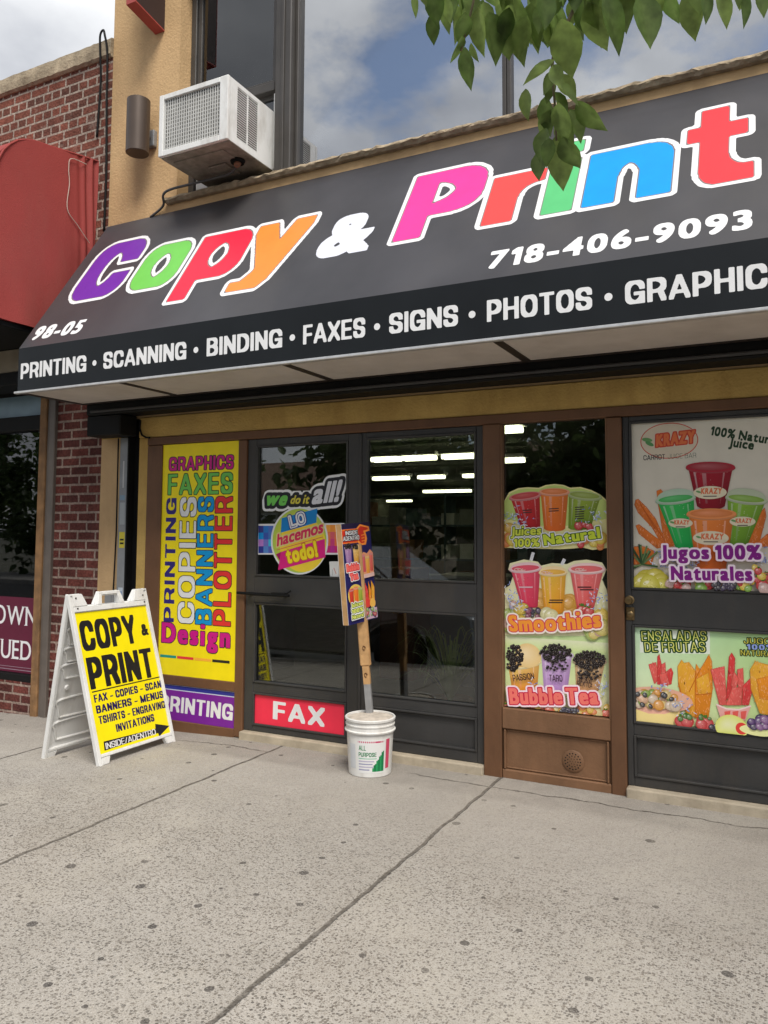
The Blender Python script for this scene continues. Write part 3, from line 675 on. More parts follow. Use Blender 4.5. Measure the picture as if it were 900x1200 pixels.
b = MB(); b.box(-1.886, -.0125, -.055, .1, -.02, .0555, .008, 2); b.box(.8545, 1.9, -.055, .1, -.02, .0555, .008, 2); b.build('threshold', THRESH, SHOP)
# inside of the shop
b = MB()
zt = 2.62
for bx in ((-3.15, 4.3, .12, 19, .0, .05), (4.3, 4.4, .3, 19, .05, zt), (-9.1, 4.4, 18.9, 19, .05, zt), (-3.25, -3.16, .31, 2.6, .05, zt), (-9.1, -3.25, 2.5, 2.6, .05, zt), (-9.1, -9, 2.6, 18.9, .05, zt), (-9.1, -3.15, 2.6, 19, .0, .05)): b.box(*bx)
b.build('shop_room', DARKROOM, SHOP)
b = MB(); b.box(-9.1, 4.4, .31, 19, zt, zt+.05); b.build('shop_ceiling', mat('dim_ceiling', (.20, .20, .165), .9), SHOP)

# fluorescent lamps on the shop ceiling
def lamp(x0, x1, y, z, label):
    t = thing('fluorescent_lamp', label, 'ceiling lamp', ((x0+x1)/2, y, z), 'fluorescent lamps inside the copy shop')
    b = MB(); b.box(x0-.04, x1+.04, y-.09, y+.09, z+.05, z+.10, .01); b.build('housing', WHITEP, t)
    for dy in (-.045, .045):
        b = MB(); b.tube([(x0, y+dy, z+.02), (x1, y+dy, z+.02)], .028, 10); b.build('tube', TUBE, t)
for x0, x1, y, z, lab in ((-2.93, -2.56, 4.0, 2.40, 'leftmost bright lamp in the nearest row seen through the right door glass'), (-2.50, -2.08, 4.0, 2.40, 'middle bright lamp of the nearest row in the right door glass'), (-1.97, -1.53, 4.0, 2.40, 'bright lamp at the right end of the nearest row in the right door glass'),
                     (-4.60, -3.95, 7.2, 2.41, 'thin lamp at the left of the second row in the right door glass'), (-3.75, -3.30, 7.2, 2.41, 'thin lamp in the middle of the second row in the right door glass'), (-2.95, -2.60, 7.2, 2.41, 'thin short lamp at the right end of the second row in the right door glass'), (-5.45, -4.35, 11.2, 2.40, 'long lamp of the third row, deep in the shop'), (-8.78, -8.0, 16., 2.42, 'short lamp lowest and farthest, deep in the shop'),
                     (-.66, -.35, 1.9, 2.40, 'short lamp showing at the top left corner of the juice window'), (-1.55, -1.20, 4.75, 2.40, 'short lower lamp at the left edge of the juice window')):
    lamp(x0, x1, y, z, lab)
# a few things standing in the shop
BOXB = mat('brown_cardboard', (.22, .10, .05), .8); LAM = mat('grey_laminate', (.30, .30, .28), .6); BLUEM = mat('blue_grey_plastic', (.10, .14, .17), .5)
t = thing('counter', 'long grey counter inside the shop behind the right door', 'counter', (-1.6, 3.6, .05)); b = MB(); b.box(-2.7, 1.2, 3.3, 3.9, .05, .98, .01); b.build('body', DARKROOM, t); b = MB(); b.box(-2.75, 1.25, 3.25, 3.95, .98, 1.02, .006); b.build('top', LAM, t)
t = thing('copier', 'grey photocopier seen dimly through the right door glass', 'copier', (-1.05, 2.6, .05)); b = MB(); b.box(-1.4, -.6, 2.3, 2.95, .05, 1.0, .03, 2); b.build('body', BLUEM, t); b = MB(); b.box(-1.4, -.6, 2.3, 2.95, 1.01, 1.10, .02, 2); b.build('lid', LAM, t)
t = tag(MB().box(-1.98, -1.6, 2.35, 2.75, .05, 1.15, .01).build('cardboard_box', BOXB), 'tall brown cardboard box seen dimly inside the right door', 'box')
t = thing('shelf_unit', 'dark shelf unit with stacked papers at the back of the shop', 'shelf', (-3.2, 6.2, .05))
b = MB()
for z in (.1, .6, 1.1, 1.6, 2.05): b.box(-4.4, -1.2, 6., 6.4, z, z+.03)
for x in (-4.4, -2.8, -1.23): b.box(x, x+.03, 6., 6.4, .05, 2.1)
b.build('frame', BLUEM, t)
for z in (.13, .63, 1.13, 1.63):
    for k in range(11):
        x = -4.3+k*.29; MB().box(x, x+random.uniform(.14, .25), 6.02, 6.36, z+.001, z+random.uniform(.08, .36)).build('paper_stack', [LAM, WHITEP, BLUEM, BOXB][random.randrange(4)], t)
t = thing('spider_plant', 'green grassy leaved plant in a pot behind the lower right door glass', 'plant', (-.42, .42, .05))
b = MB(); b.lathe((-.42, .42, .05), [(.11, 0), (.15, .26), (.16, .27), (.16, .30), (.13, .30), (.12, .26), (0, .26)], 28); b.build('pot', BOXB, t, auto=True)
b = MB()
for k in range(110):
    a = random.uniform(0, 2*math.pi); rr = random.uniform(.2, .5); hh = random.uniform(.25, .62); P = []
    for s in np.linspace(0, 1, 7): P.append(Vector((-.42+math.cos(a)*rr*s, max(.10, .42+math.sin(a)*min(rr, .45)*s), .32+hh*math.sin(s*2.3)*(1-.25*s))))
    w = Vector((-math.sin(a), math.cos(a), 0))*.008
    for i in range(6): 
        f0, f1 = 1-i/6.3, 1-(i+1)/6.3; b.quad(P[i]-w*f0, P[i]+w*f0, P[i+1]+w*f1, P[i+1]-w*f1)
b.build('leaves', mat('pale_green_leaf', (.34, .44, .14), .5, var=.3), t)

# ------------------------------------------------------------------ the neighbour's building
NB = thing('brick_building', 'one-storey red brick building left of the tan building, with a concrete coping', 'building', (-7, .1, -.15))
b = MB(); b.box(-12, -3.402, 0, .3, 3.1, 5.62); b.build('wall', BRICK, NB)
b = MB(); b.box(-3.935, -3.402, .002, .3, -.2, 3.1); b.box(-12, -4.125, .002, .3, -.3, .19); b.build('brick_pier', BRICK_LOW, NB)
b = MB(); rough_bar(b, -12, -3.403, -.035, .34, 5.62, 5.80, 200, .0035); b.build('coping', CONC, NB)
b = MB(); b.box(-4.128, -4.045, -.03, .1, -.2, 2.72, .006); b.build('wood_post', OLDWOOD, NB)
b = MB(); b.box(-4.045, -4.0, -.012, .1, -.2, 2.72, .004); b.box(-4.0, -3.935, -.03, .1, -.2, 2.72, .006); b.build('metal_jamb', mat('brown_grey_metal', (.12, .10, .085), .5, var=.2), NB)
b = MB(); b.box(-12, -4.128, -.02, .1, 2.40, 2.53, .006); b.box(-12, -4.128, .0, .1, .19, .25, .004); b.box(-12, -3.94, -.01, .25, 2.72, 3.1); b.build('window_frame', BLACK, NB)
b = MB(); b.box(-12, -4.128, .01, .05, 2.53, 2.72); b.build('transom_panel', mat('blue_grey_panel', (.16, .24, .29), .35, var=.2), NB)
b = MB(); b.box(-12, -4.128, .05, .056, .25, 2.40); b.build('pane', GLASS, NB)
b = MB()
for bx in ((-12, -3.94, 2.2, 2.3, -.2, 2.72), (-12, -3.94, .1, 2.2, -.2, -.15), (-12, -3.94, .31, 2.3, 2.73, 2.78), (-3.96, -3.94, .31, 2.2, -.2, 2.72), (-12, -11.9, .3, 2.2, -.2, 2.72)): b.box(*bx)
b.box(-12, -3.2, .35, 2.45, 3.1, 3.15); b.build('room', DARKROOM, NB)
t = thing('fluorescent_lamp', 'white lamp inside the left neighbour shop window, near its top', 'ceiling lamp', (-5.6, .8, 2.5)); b = MB(); b.box(-6.6, -4.6, .7, .95, 2.55, 2.62, .01); b.build('housing', WHITEP, t); b = MB(); b.tube([(-6.5, .82, 2.53), (-4.7, .82, 2.53)], .03); b.build('tube', emit_mat('cool_tube', (1, 1, .95), 1.8), t)
# bust in that window
t = thing('display_stand', 'pale dress form standing in the dim left shop window', 'dress form', (-5.5, 1.1, -.15)); b = MB(); b.lathe((-5.5, 1.1, 1.05), [(.05, 0), (.15, .06), (.13, .22), (.18, .42), (.15, .55), (.05, .6), (.045, .68), (0, .69)], 24); b.build('torso', LAM, t, auto=True); b = MB(); b.lathe((-5.5, 1.1, -.15), [(.2, 0), (.2, .03), (.02, .05), (.02, 1.25)], 20); b.build('stand', BLACK, t)

# ------------------------------------------------------------------ the black awning with its lettering
WHITE = (.80, .80, .80); INKB = (.012, .012, .014)
VINYL = mat('black_awning_vinyl', (.052, .051, .056), .36, var=.25, scale=2.2, bump=.10, bscale=3, spec=.42, dirt=(.075, .068, .062), dirt_amt=.45, dscale=1.1)
VALV = mat('black_valance_vinyl', (.010, .012, .014), .42, var=.25, scale=2.5, bump=.08, bscale=4, spec=.22)
ALU = mat('aluminium_trim', (.62, .62, .62), .35, .6, var=.15, scale=20)
SOFF = mat('beige_soffit', (.56, .51, .47), .7, var=.08, scale=5, dirt=(.26, .21, .17), dirt_amt=.35)
AW = thing('awning', 'long black sloping awning lettered Copy & Print over the shop front', 'awning', (.5, 0, 2.55))
AX0, AX1 = -3.40, 4.4
b = MB(); b.prism([(-.006, 4.106), (-.006, 4.085), (-.82, 2.862), (-.832, 2.872)], lambda a, c, h: (h, a, c), AX0, AX1); b.build('slope', VINYL, AW)
b = MB(); b.box(AX0, AX1, -.832, -.820, 2.545, 2.8715); b.build('valance', VALV, AW)
for x in (AX0+.002, AX1-.014):
    b = MB(); b.prism([(-.006, 4.08), (-.818, 2.86), (-.818, 2.546), (-.23, 2.55), (-.006, 2.65)], lambda a, c, h, x=x: (x+h, a, c), 0, .012); b.build('side_panel', VINYL, AW)
b = MB(); b.box(AX0-.02, AX1+.02, -.850, -.812, 2.527, 2.5445, .004); b.build('trim', ALU, AW)
sx_ = [-3.385, -2.39, -1.02, .35, 1.72, 3.09, 4.385]
for x0, x1 in zip(sx_, sx_[1:]):
    b = MB(); b.box(x0+.026, x1-.026, -.8115, -.25, 2.538, 2.546); b.build('soffit_panel', SOFF, AW)
b = MB()
for x in sx_: b.box(x-.026, x+.026, -.8115, -.2515, 2.534, 2.56)
b.box(AX0+.015, AX1-.015, -.25, -.225, 2.530, 2.58); b.build('soffit_frame', mat('dark_brown_frame', (.03, .022, .018), .5), AW)
SLP = Plane((AX0, -.832, 2.872), (1, 0, 0), (0, .826, 1.234)); SLP.o = SLP.o+0*SLP.n
A = Art(SLP, .0012); sh = .36
def rgb(*c): return srgb(*c)
P_ = [('C', (.165, .482, .68, 1.178), rgb(112, 48, 160)), ('o', (.78, .482, 1.215, 1.008), rgb(112, 196, 84)), ('p', (1.30, .275, 1.785, .995), rgb(238, 42, 68)), ('y', (1.81, .272, 2.285, .985), rgb(246, 140, 60)),
      ('P', (2.995, .50, 3.515, 1.19), rgb(240, 60, 150)), ('r', (3.57, .50, 3.90, .975), rgb(242, 74, 72)), ('i', (3.925, .50, 4.10, 1.20), rgb(90, 190, 120)), ('n', (4.155, .50, 4.62, 1.01), rgb(0, 150, 235)), ('t', (4.685, .50, 5.015, 1.22), rgb(240, 58, 66))]
DIL = {'C': (.086, .058), 'o': (.066, .050), 'p': (.068, .050), 'y': (.088, .052), 'P': (.080, .058), 'r': (.086, .062), 'i': (.10, .055), 'n': (.078, .062), 't': (.084, .060)}
for k, (ch, bx, c) in enumerate(P_):
    A.glyph('@'+ch, bx, WHITE, DIL[ch], 0, ((.036, WHITE),), 80, layer=1+k % 2)
    A.glyph('@'+ch, bx, INKB, DIL[ch], 0, ((.006, (.20, .17, .17)),), 80, layer=4)
    A.glyph('@'+ch, bx, c, DIL[ch], 0, (), 80, layer=5)
A.build('shop_name_lettering', AW, INK_GLOSS)
A = Art(SLP, .0012); A.glyph('&', (2.43, .46, 2.83, .90), (.72, .74, .82), (.05, .035), .0, (), 80); A.build('ampersand_lettering', AW, INK_GLOSS)
A = Art(SLP, .0012); A.text('718-406-9093', (3.69, .085), (5.01, .085), .152, WHITE, (.040, .030), .0, gap=.095, g=False); A.build('phone_lettering', AW, INK_GLOSS)
A = Art(SLP, .0012); A.text('98-05', (.06, .078), (.575, .078), .150, WHITE, (.05, .032), .0, gap=.085, g=False); A.build('address_lettering', AW, INK_GLOSS)
VAL = Plane((AX0, -.832, 2.53), (1, 0, 0), (0, 0, 1)); A = Art(VAL, .001)
for w, u0, u1 in (('PRINTING', .030, .712), ('SCANNING', .878, 1.625), ('BINDING', 1.795, 2.383), ('FAXES', 2.535, 2.962), ('SIGNS', 3.118, 3.540), ('PHOTOS', 3.707, 4.268), ('GRAPHICS', 4.430, 5.165)):
    A.text(w, (u0, .106), (u1, .106), .118, WHITE, (.068, .050), .0, gap=.055)
for u in (.792, 1.706, 2.457, 3.040, 3.622, 4.349): A.disc((u, .158), .020, WHITE)
A.build('services_lettering', AW, INK_GLOSS)

t = thing('roller_shutter_box', 'black roller shutter housing under the back edge of the awning', 'shutter box', (0, -.1, 2.43))
b = MB(); b.box(-3.36, 4.35, -.215, -.0135, 2.442, 2.63, .012); b.build('housing', BLACK, t)
b = MB(); b.box(-3.36, -2.99, -.205, -.0135, 2.275, 2.441, .01); b.build('end_bracket', BLACK, t)
b = MB(); b.tube([(-3.3, -.219, 2.47), (4.3, -.219, 2.47)], .011, 8); b.build('bar', mat('dark_grey_bar', (.05, .05, .05), .4), t)
t = thing('shutter_guide', 'grey steel shutter guide rail with stickers, beside the black channel', 'guide rail', (-3.1, 0, -.05))
b = MB(); b.box(-3.168, -3.078, -.022, .1, -.06, 2.274, .005); b.build('rail', GREYBOX, t)
b = MB(); b.box(-3.0775, -3.062, -.03, .1, -.06, 2.274, .003); b.box(-3.062, -2.9765, .04, .1, -.06, 2.43); b.build('channel', BLACK, t)
GP = Plane((-3.168, -.022, 0), (1, 0, 0), (0, 0, 1)); 
for rs in ([(.02, 1.56, .075, 1.74, (.35, .37, .38))], [(.02, 1.37, .08, 1.50, (.62, .52, .05)), (.03, 1.40, .07, 1.415, INKB), (.03, 1.43, .07, 1.445, INKB)], [(.015, 1.76, .07, 1.80, (.2, .3, .4))], [(.025, .93, .075, 1.05, (.5, .56, .62)), (.036, .98, .064, 1.02, (.1, .2, .45))], [(.02, .84, .08, .90, (.62, .62, .60))], [(.04, 1.86, .055, 2.08, (.5, .5, .5))]):
    A = Art(GP, .001)
    for q in rs: A.rect(*q)
    A.build('sticker', t)
t = thing('junction_box', 'small grey electrical box with cable on the wall beside the shutter guide', 'junction box', (-3.2, 0, .9))
b = MB(); b.box(-3.245, -3.155, -.07, -.0005, .86, 1.01, .008, 2); b.box(-3.235, -3.165, -.078, -.071, .875, .995, .004); b.build('box', GREYBOX, t)
b = MB(); b.tube([(-3.19, -.03, 1.012), (-3.185, -.02, 1.5), (-3.18, -.03, 2.27)], .006, 8); b.tube([(-3.18, -.03, .858), (-3.17, -.03, .6), (-3.18, -.02, .2), (-3.175, -.02, -.05)], .008, 8); b.build('cable', BLACK, t, auto=True)
b = MB(); b.lathe((-3.175, -.03, .60), [(.008, 0), (.018, .02), (.018, .06), (.006, .09)], 12); b.build('plug', BLACK, t, auto=True)
t = tag(MB().tube([(-2.955, -.02, 2.41), (-2.95, -.03, 2.34), (-2.925, -.03, 2.285), (-2.88, -.03, 2.262), (-2.84, -.028, 2.258)], .008, 8).build('hanging_cable', BLACK, None, auto=True), 'short black cable looping under the left end of the ochre beam', 'cable')

# ------------------------------------------------------------------ on the upper wall
X0, X1, Y0, Z0, Z1 = -2.412, -1.765, -.468, 4.303, 4.780
t = thing('air_conditioner', 'white window air conditioner jutting out of the upstairs sash window', 'air conditioner', ((X0+X1)/2, -.1, Z0))
b = MB(); b.box(X0, X0+.042, Y0, Y0+.03, Z0, Z1, .006, 2); b.box(X1-.075, X1, Y0, Y0+.03, Z0, Z1, .006, 2); b.box(X0+.043, X1-.076, Y0+.001, Y0+.03, Z0, Z0+.046, .004); b.box(X0+.043, X1-.076, Y0+.001, Y0+.03, Z1-.04, Z1, .004)
b.build('face_frame', WHITEP, t)
b = MB(); b.box(X0+.003, X1-.003, Y0+.031, .17, Z1-.012, Z1-.002); b.box(X0+.003, X0+.012, Y0+.031, .17, Z0+.003, Z1-.0125)
b.box(X1-.012, X1-.002, Y0+.031, -.355, Z0+.003, Z1-.0125); b.box(X1-.012, X1-.002, -.105, .17, Z0+.003, Z1-.0125)
b.box(X1-.012, X1-.002, -.3545, -.1055, Z0+.003, 4.357); b.box(X1-.012, X1-.002, -.3545, -.1055, 4.745, Z1-.0125); b.box(X1-.012, X1-.002, -.236, -.224, 4.3575, 4.7445)
b.build('case', WHITEP, t)
b = MB()
for z in np.linspace(4.362, 4.736, 22): b.box(X1-.012, X1-.004, -.354, -.2365, z, z+.004); b.box(X1-.012, X1-.004, -.2235, -.106, z, z+.004)
b.build('side_louvers', WHITEP, t)
b = MB(); b.box(X0+.013, X1-.035, Y0+.06, .165, Z0+.012, Z1-.013); b.build('core', mat('dark_core', (.02, .02, .02), .8), t)
b = MB(); b.box(X0+.042, X1-.075, Y0+.034, Y0+.058, Z0+.046, Z1-.04); b.build('condenser_fins', mat('grey_fins', (.33, .325, .31), .5, .2, var=.35, scale=18, bump=.4, bscale=60), t)
b = MB()
for x in np.linspace(X0+.05, X1-.083, 24): b.box(x-.0028, x+.0028, Y0+.014, Y0+.022, Z0+.046, Z1-.04)
for z in np.linspace(Z0+.065, Z1-.06, 13): b.box(X0+.042, X1-.075, Y0+.022, Y0+.029, z-.0028, z+.0028)
b.build('front_grille', mat('pale_grille_wire', (.55, .55, .53), .5), t)
b = MB(); b.box(X0+.004, X1-.004, Y0+.032, .165, Z0-.004, Z0+.008, .003); b.box(X0+.05, X1-.12, -.36, -.2, Z0-.012, Z0-.0045, .004); b.box(-2.17, -2.0, -.19, .0, Z0-.02, Z0-.0045, .006); b.build('base_pan', mat('grimy_base_pan', (.30, .27, .23), .6, .2, var=.4, scale=9, dirt=(.08, .06, .045), dirt_amt=.7, dscale=5), t)
b = MB(); b.box(X1+.001, X1+.03, .10, .165, Z0+.01, 4.93, .004)
for k in range(3): b.box(X1+.004+k*.009, X1+.007+k*.009, .092, .10, Z0+.02, 4.92)
b.build('side_curtain', WHITEP, t); b = MB(); b.box(X0-.13, X0-.002, .11, .16, Z0, 4.93, .004); b.build('side_curtain', WHITEP, t)
b = MB(); b.lathe((-1.90, -.17, Z0-.030), [(.0, 0), (.05, .002), (.058, .0245)], 20); b.build('cable_hole', BLACK, t)
b = MB(); b.tube([(-1.90, -.17, Z0-.02), (-1.895, -.185, Z0-.05)], [.03, .024], 12); b.build('plug', mat('copper_brown_plug', (.22, .10, .06), .5), t, auto=True)
def smooth_path(P, n=8):
    P = [Vector(p) for p in P]; out = []
    for i in range(len(P)-1):
        a, b_, c, d = P[max(i-1, 0)], P[i], P[i+1], P[min(i+2, len(P)-1)]
        for k in range(n):
            s = k/n; out.append(.5*((2*b_)+(c-a)*s+(2*a-5*b_+4*c-d)*s*s+(3*b_-a-3*c+d)*s**3))
    return out+[P[-1]]
b = MB(); b.tube(smooth_path([(-1.895, -.185, Z0-.045), (-1.93, -.15, 4.262), (-2.02, -.11, 4.246), (-2.15, -.10, 4.245), (-2.41, -.10, 4.245), (-2.62, -.10, 4.243), (-2.70, -.095, 4.215), (-2.76, -.03, 4.16), (-2.91, -.012, 4.10)]), .010, 8); b.build('power_cord', mat('grey_cord', (.09, .09, .09), .6), t, smooth=True)
LAMPB = mat('brown_bronze_lamp', (.085, .062, .048), .4, .3, var=.1)
t = thing('wall_light', 'brown cylinder wall light on the tan pier left of the air conditioner', 'wall light', (-2.93, 0, 4.8))
b = MB(); b.lathe((-2.928, -.16, 4.58), [(.088, 0), (.093, .004), (.093, .448), (.088, .452), (.080, .452), (.080, .02), (.0, .02)], 40); b.build('cylinder', LAMPB, t, auto=True)
b = MB(); b.tube([(-2.928, -.075, 4.76), (-2.928, -.02, 4.76)], .03, 12); b.build('arm', LAMPB, t, auto=True)
b = MB(); b.box(-2.99, -2.868, -.045, -.0005, 4.69, 4.83, .008, 2); b.build('junction_plate', GALV, t)
t = thing('security_camera', 'small white dome fitting high on the tan pier', 'dome fitting', (-2.99, -.03, 5.84)); b = MB(); b.lathe((-2.99, -.0005, 5.84), [(.05, 0), (.05, .03), (.035, .06), (.0, .07)], 24, 'y'); b.build('dome', WHITEP, t, auto=True)
t = thing('projecting_sign_box', 'dark projecting box edged in red, cut by the top edge of the photo', 'projecting sign', (-2.88, 0, 5.7))
b = MB(); b.prism([(0, 5.69), (-.325, 5.745), (-.325, 6.5), (0, 6.5)], lambda a, c, h: (h, a, c), -2.905, -2.82); b.build('body', mat('dark_maroon_panel', (.035, .018, .016), .6), t)
b = MB(); b.prism([(-.002, 5.684), (-.336, 5.74), (-.336, 6.5), (-.327, 6.5), (-.327, 5.75), (-.002, 5.694)], lambda a, c, h: (h, a, c), -2.918, -2.818); b.build('red_edge', mat('red_edge_paint', (.35, .06, .05), .5), t)
b = MB(); b.tube(smooth_path([(-3.417, -.03, 4.06), (-3.417, -.025, 4.6), (-3.431, -.03, 5.2), (-3.43, -.04, 5.64), (-3.446, -.06, 5.80), (-3.478, -.05, 5.862), (-3.508, -.055, 5.81), (-3.512, -.04, 5.62), (-3.522, -.02, 5.40), (-3.548, -.02, 4.93)]), .0095, 8)
tag(b.build('looped_cable', BLACK, None, smooth=True), 'black cable looped over the coping, running down the edge of the brick wall', 'cable')

# ------------------------------------------------------------------ the neighbour's red awning
RED = mat('faded_red_canvas', (.33, .058, .052), .7, var=.10, scale=1.6, bump=.35, bscale=180, spec=.2, dirt=(.29, .075, .062), dirt_amt=.6, dscale=2.5)
t = thing('awning', 'faded red canvas awning with a rounded front on the brick building', 'awning', (-7, 0, 3.1))
prof = [(-.006, 4.712), (-.25, 4.672), (-.50, 4.625), (-.66, 4.600), (-.743, 4.572), (-.81, 4.535), (-.87, 4.48), (-.925, 4.41), (-.962, 4.33), (-.985, 4.2), (-.995, 4.0), (-1.01, 3.105), (-.006, 3.105)]
b = MB(); b.prism(prof, lambda a, c, h: (h, a, c), -12, -3.575); b.build('canvas', RED, t)
b = MB()
for (y, z), (y2, z2) in zip(prof[:11], prof[1:12]): b.tube([(-3.536, y, z), (-3.536, y2, z2)], .009, 6, False)
b.build('piping', RED, t)
yp = [-p[0] for p in prof[:12]]; zp = [p[1] for p in prof[:12]]
def side_x(y, z):                                                   # cloth gathered towards the wall
    f = math.exp(-((y+.09-.03*math.sin(z*2.1))/.10)**2); g_ = .5+.5*math.sin(z*1.3+1)
    return -3.534+.020*f*math.sin((y+.02*math.sin(z*3))*75)*(.6+.4*g_)+.010*math.sin(z*2.3+y*5)*min(1, -y*3)+.006*math.sin(y*17+z*4)*math.exp(-((z-3.2)/.35)**2)
b = MB(); ny, nz = 90, 60; G_ = []
for i_ in range(ny+1):
    y = -1.0+.994*i_/ny; top = float(np.interp(-y, yp, zp)); G_.append([b.bm.verts.new((side_x(y, 3.106+(top-3.106)*k/nz), y, 3.106+(top-3.106)*k/nz)) for k in range(nz+1)])
for i_ in range(ny):
    for k in range(nz): b._f([G_[i_][k], G_[i_+1][k], G_[i_+1][k+1], G_[i_][k+1]])
b.build('side_cloth', RED, t, smooth=True)
b = MB(); b.tube(smooth_path([(-3.512, -.155, 4.618), (-3.515, -.312, 4.60), (-3.515, -.334, 4.50), (-3.515, -.322, 4.38), (-3.515, -.334, 4.162), (-3.512, -.223, 4.057), (-3.508, -.10, 3.95)]), .0035, 6); b.build('loose_thread', mat('pale_thread', (.5, .4, .34), .8), t)
b = MB(); b.box(-12, -3.56, -.99, -.02, 3.06, 3.104, .004); b.build('bottom_frame', BLACK, t)
t = thing('sign_fascia', 'tan fascia board under the red awning at the left edge', 'fascia board', (-7, -.2, 2.75)); b = MB(); b.box(-12, -4.02, -.30, -.02, 2.86, 3.058, .006); b.build('board', mat('tan_fascia', (.30, .25, .18), .7, var=.2), t); b = MB(); b.box(-12, -4.0, -.31, -.02, 2.745, 2.858, .006); b.build('black_base', BLACK, t)

# ------------------------------------------------------------------ maroon window sign
MAR = rgb(96, 26, 52)
t = thing('maroon_sign', 'maroon window panel with white serif letters in the left neighbour shop', 'window sign', (-4.6, .05, .25))
PM = Plane((-5.6, .0475, .255), (1, 0, 0), (0, 0, 1)); A = Art(PM, .0004); A.rect(0, 0, 1.47, .66, MAR)
def serif(A, word, u1, v, h):
    """thin serif capitals ending at u1"""
    pen = 0; lay = []
    for ch in word:
        V, F = cells(ch, .012, .0, 0, 0, 40); a, c = V[:, 0].min(), V[:, 0].max(); lay.append((ch, pen-a)); pen += c-a+.10
    s_ = h/caph(); tot = (pen-.1)*s_*.86
    for ch, off in lay:
        V, F = cells(ch, .014, .0, 0, 0, 40); x = u1-tot+(V[:, 0]+off)*s_*.86; A.up(); A.add(np.stack([x, v+V[:, 1]*s_], 1), F, WHITE)
        a, c = x.min(), x.max()
        for (q0, q1, vv) in {'N': [(a-.012, a+.03, v+h-.006), (c-.03, c+.014, v+h-.006), (a-.012, a+.028, v)], 'W': [(a-.012, a+.03, v+h-.006), (c-.03, c+.014, v+h-.006)], 'U': [(a-.014, a+.03, v+h-.006), (c-.03, c+.014, v+h-.006)], 'E': [(a-.012, a+.02, v), (a-.012, a+.02, v+h-.006)], 'D': [(a-.012, a+.02, v), (a-.012, a+.02, v+h-.006)], 'R': [(a-.012, a+.02, v), (c-.01, c+.015, v)], 'I': [(a-.012, c+.012, v), (a-.012, c+.012, v+h-.006)], 'T': [(a+.03, c-.03, v)]}.get(ch, []):
            A.rect(q0, vv, q1, vv+.006, WHITE)
serif(A, 'GOWN', 1.425, .415, .165); serif(A, 'SUED', 1.375, .115, .165)
A.rect(0, .02, 1.47, .026, (.35, .25, .3)); A.rect(0, .045, 1.47, .049, (.35, .25, .3))
A.build('panel', t)

# ------------------------------------------------------------------ printed signs on the shop front
PLASTIC = mat('white_sheet_plastic', (.7, .7, .68), .5, var=.04)
YEL = rgb(248, 226, 20); MAG = rgb(205, 20, 135); GRN = rgb(110, 195, 85); NAVY = rgb(48, 38, 120); CYAN = rgb(0, 150, 215); REDP = rgb(226, 50, 52); PURP = rgb(128, 28, 140)
def flat_sign(name, label, cat, x0, x1, z0, z1, yf, yb, under):
    t = thing(name, label, cat, ((x0+x1)/2, yb, z0))
    b = MB(); b.box(x0, x1, yf, yb, z0, z1); b.build('sheet', under, t); return t
t = flat_sign('vertical_sign', 'tall yellow panel with GRAPHICS, FAXES and upright coloured words in the brown frame', 'window sign', -2.7155, -1.9625, .3945, 2.1945, -.004, .0055, PLASTIC)
PY = Plane((-2.7155, -.004, .3945), (1, 0, 0), (0, 0, 1)); A = Art(PY); A.rect(0, 0, .753, 1.80, YEL)
G = PY.zoom(180, 515, 4.136)
A.text('GRAPHICS', (.065, 1.592), (.70, 1.588), .105, MAG, (.062, .046), 0, ((.007, (.04, .02, .03)),), gap=.10)
A.text('FAXES', (.060, 1.402), (.695, 1.40), .160, GRN, (.060, .046), 0, ((.007, (.03, .08, .02)),), gap=.11)
for w, x, h, c, oc, y1, dl in (('PRINTING', .150, .105, NAVY, None, 1.375, (.060, .052)), ('COPIES', .352, .165, WHITE, (.02, .02, .02), 1.378, (.058, .046)), ('BANNERS', .520, .155, CYAN, (.02, .04, .08), 1.378, (.060, .046)), ('PLOTTER', .700, .165, REDP, (.05, .02, .02), 1.378, (.060, .046))):
    A.text(w, (x, .405), (x, y1), h, c, dl, 0, ((.0065, oc),) if oc else (), gap=.11)
A.text('Design', (.030, .245), (.70, .245), .155, MAG, (.055, .026), 0, ((.006, (.04, .02, .03)),), gap=.11)
for k, c in enumerate((rgb(30, 150, 130), rgb(230, 60, 60), rgb(250, 180, 60), (.02, .02, .02))): A.rect(.02+.172*k, .130, .182+.172*k, .150, c)
A.build('artwork', t)
t = flat_sign('printing_sign', 'purple panel reading PRINTING in white below the yellow panel', 'window sign', -2.7155, -1.9625, .056, .3215, -.006, .0035, PLASTIC)
A = Art(Plane((-2.7155, -.006, .056), (1, 0, 0), (0, 0, 1))); A.rect(0, 0, .753, .2655, rgb(122, 36, 150)); A.rect(0, .225, .753, .2655, rgb(200, 205, 225)); A.rect(0, .232, .753, .262, rgb(45, 50, 140))
A.text('PRINTING', (.03, .062), (.735, .056), .118, WHITE, (.068, .050), .05, gap=.07); A.build('artwork', t)
t = flat_sign('fax_sign', 'red panel reading FAX in white at the foot of the left door', 'door sign', -1.798, -1.024, .103, .330, .011, .0195, PLASTIC)
A = Art(Plane((-1.798, .011, .103), (1, 0, 0), (0, 0, 1))); A.rect(0, 0, .774, .227, rgb(240, 52, 78)); 
for r in ((0, 0, .774, .004), (0, .223, .774, .227), (0, .004, .004, .223), (.77, .004, .774, .223)): A.rect(*r, (.55, .2, .22))
A.text('FAX', (.165, .055), (.600, .048), .128, WHITE, (.072, .058), 0, gap=.09); A.build('artwork', t)

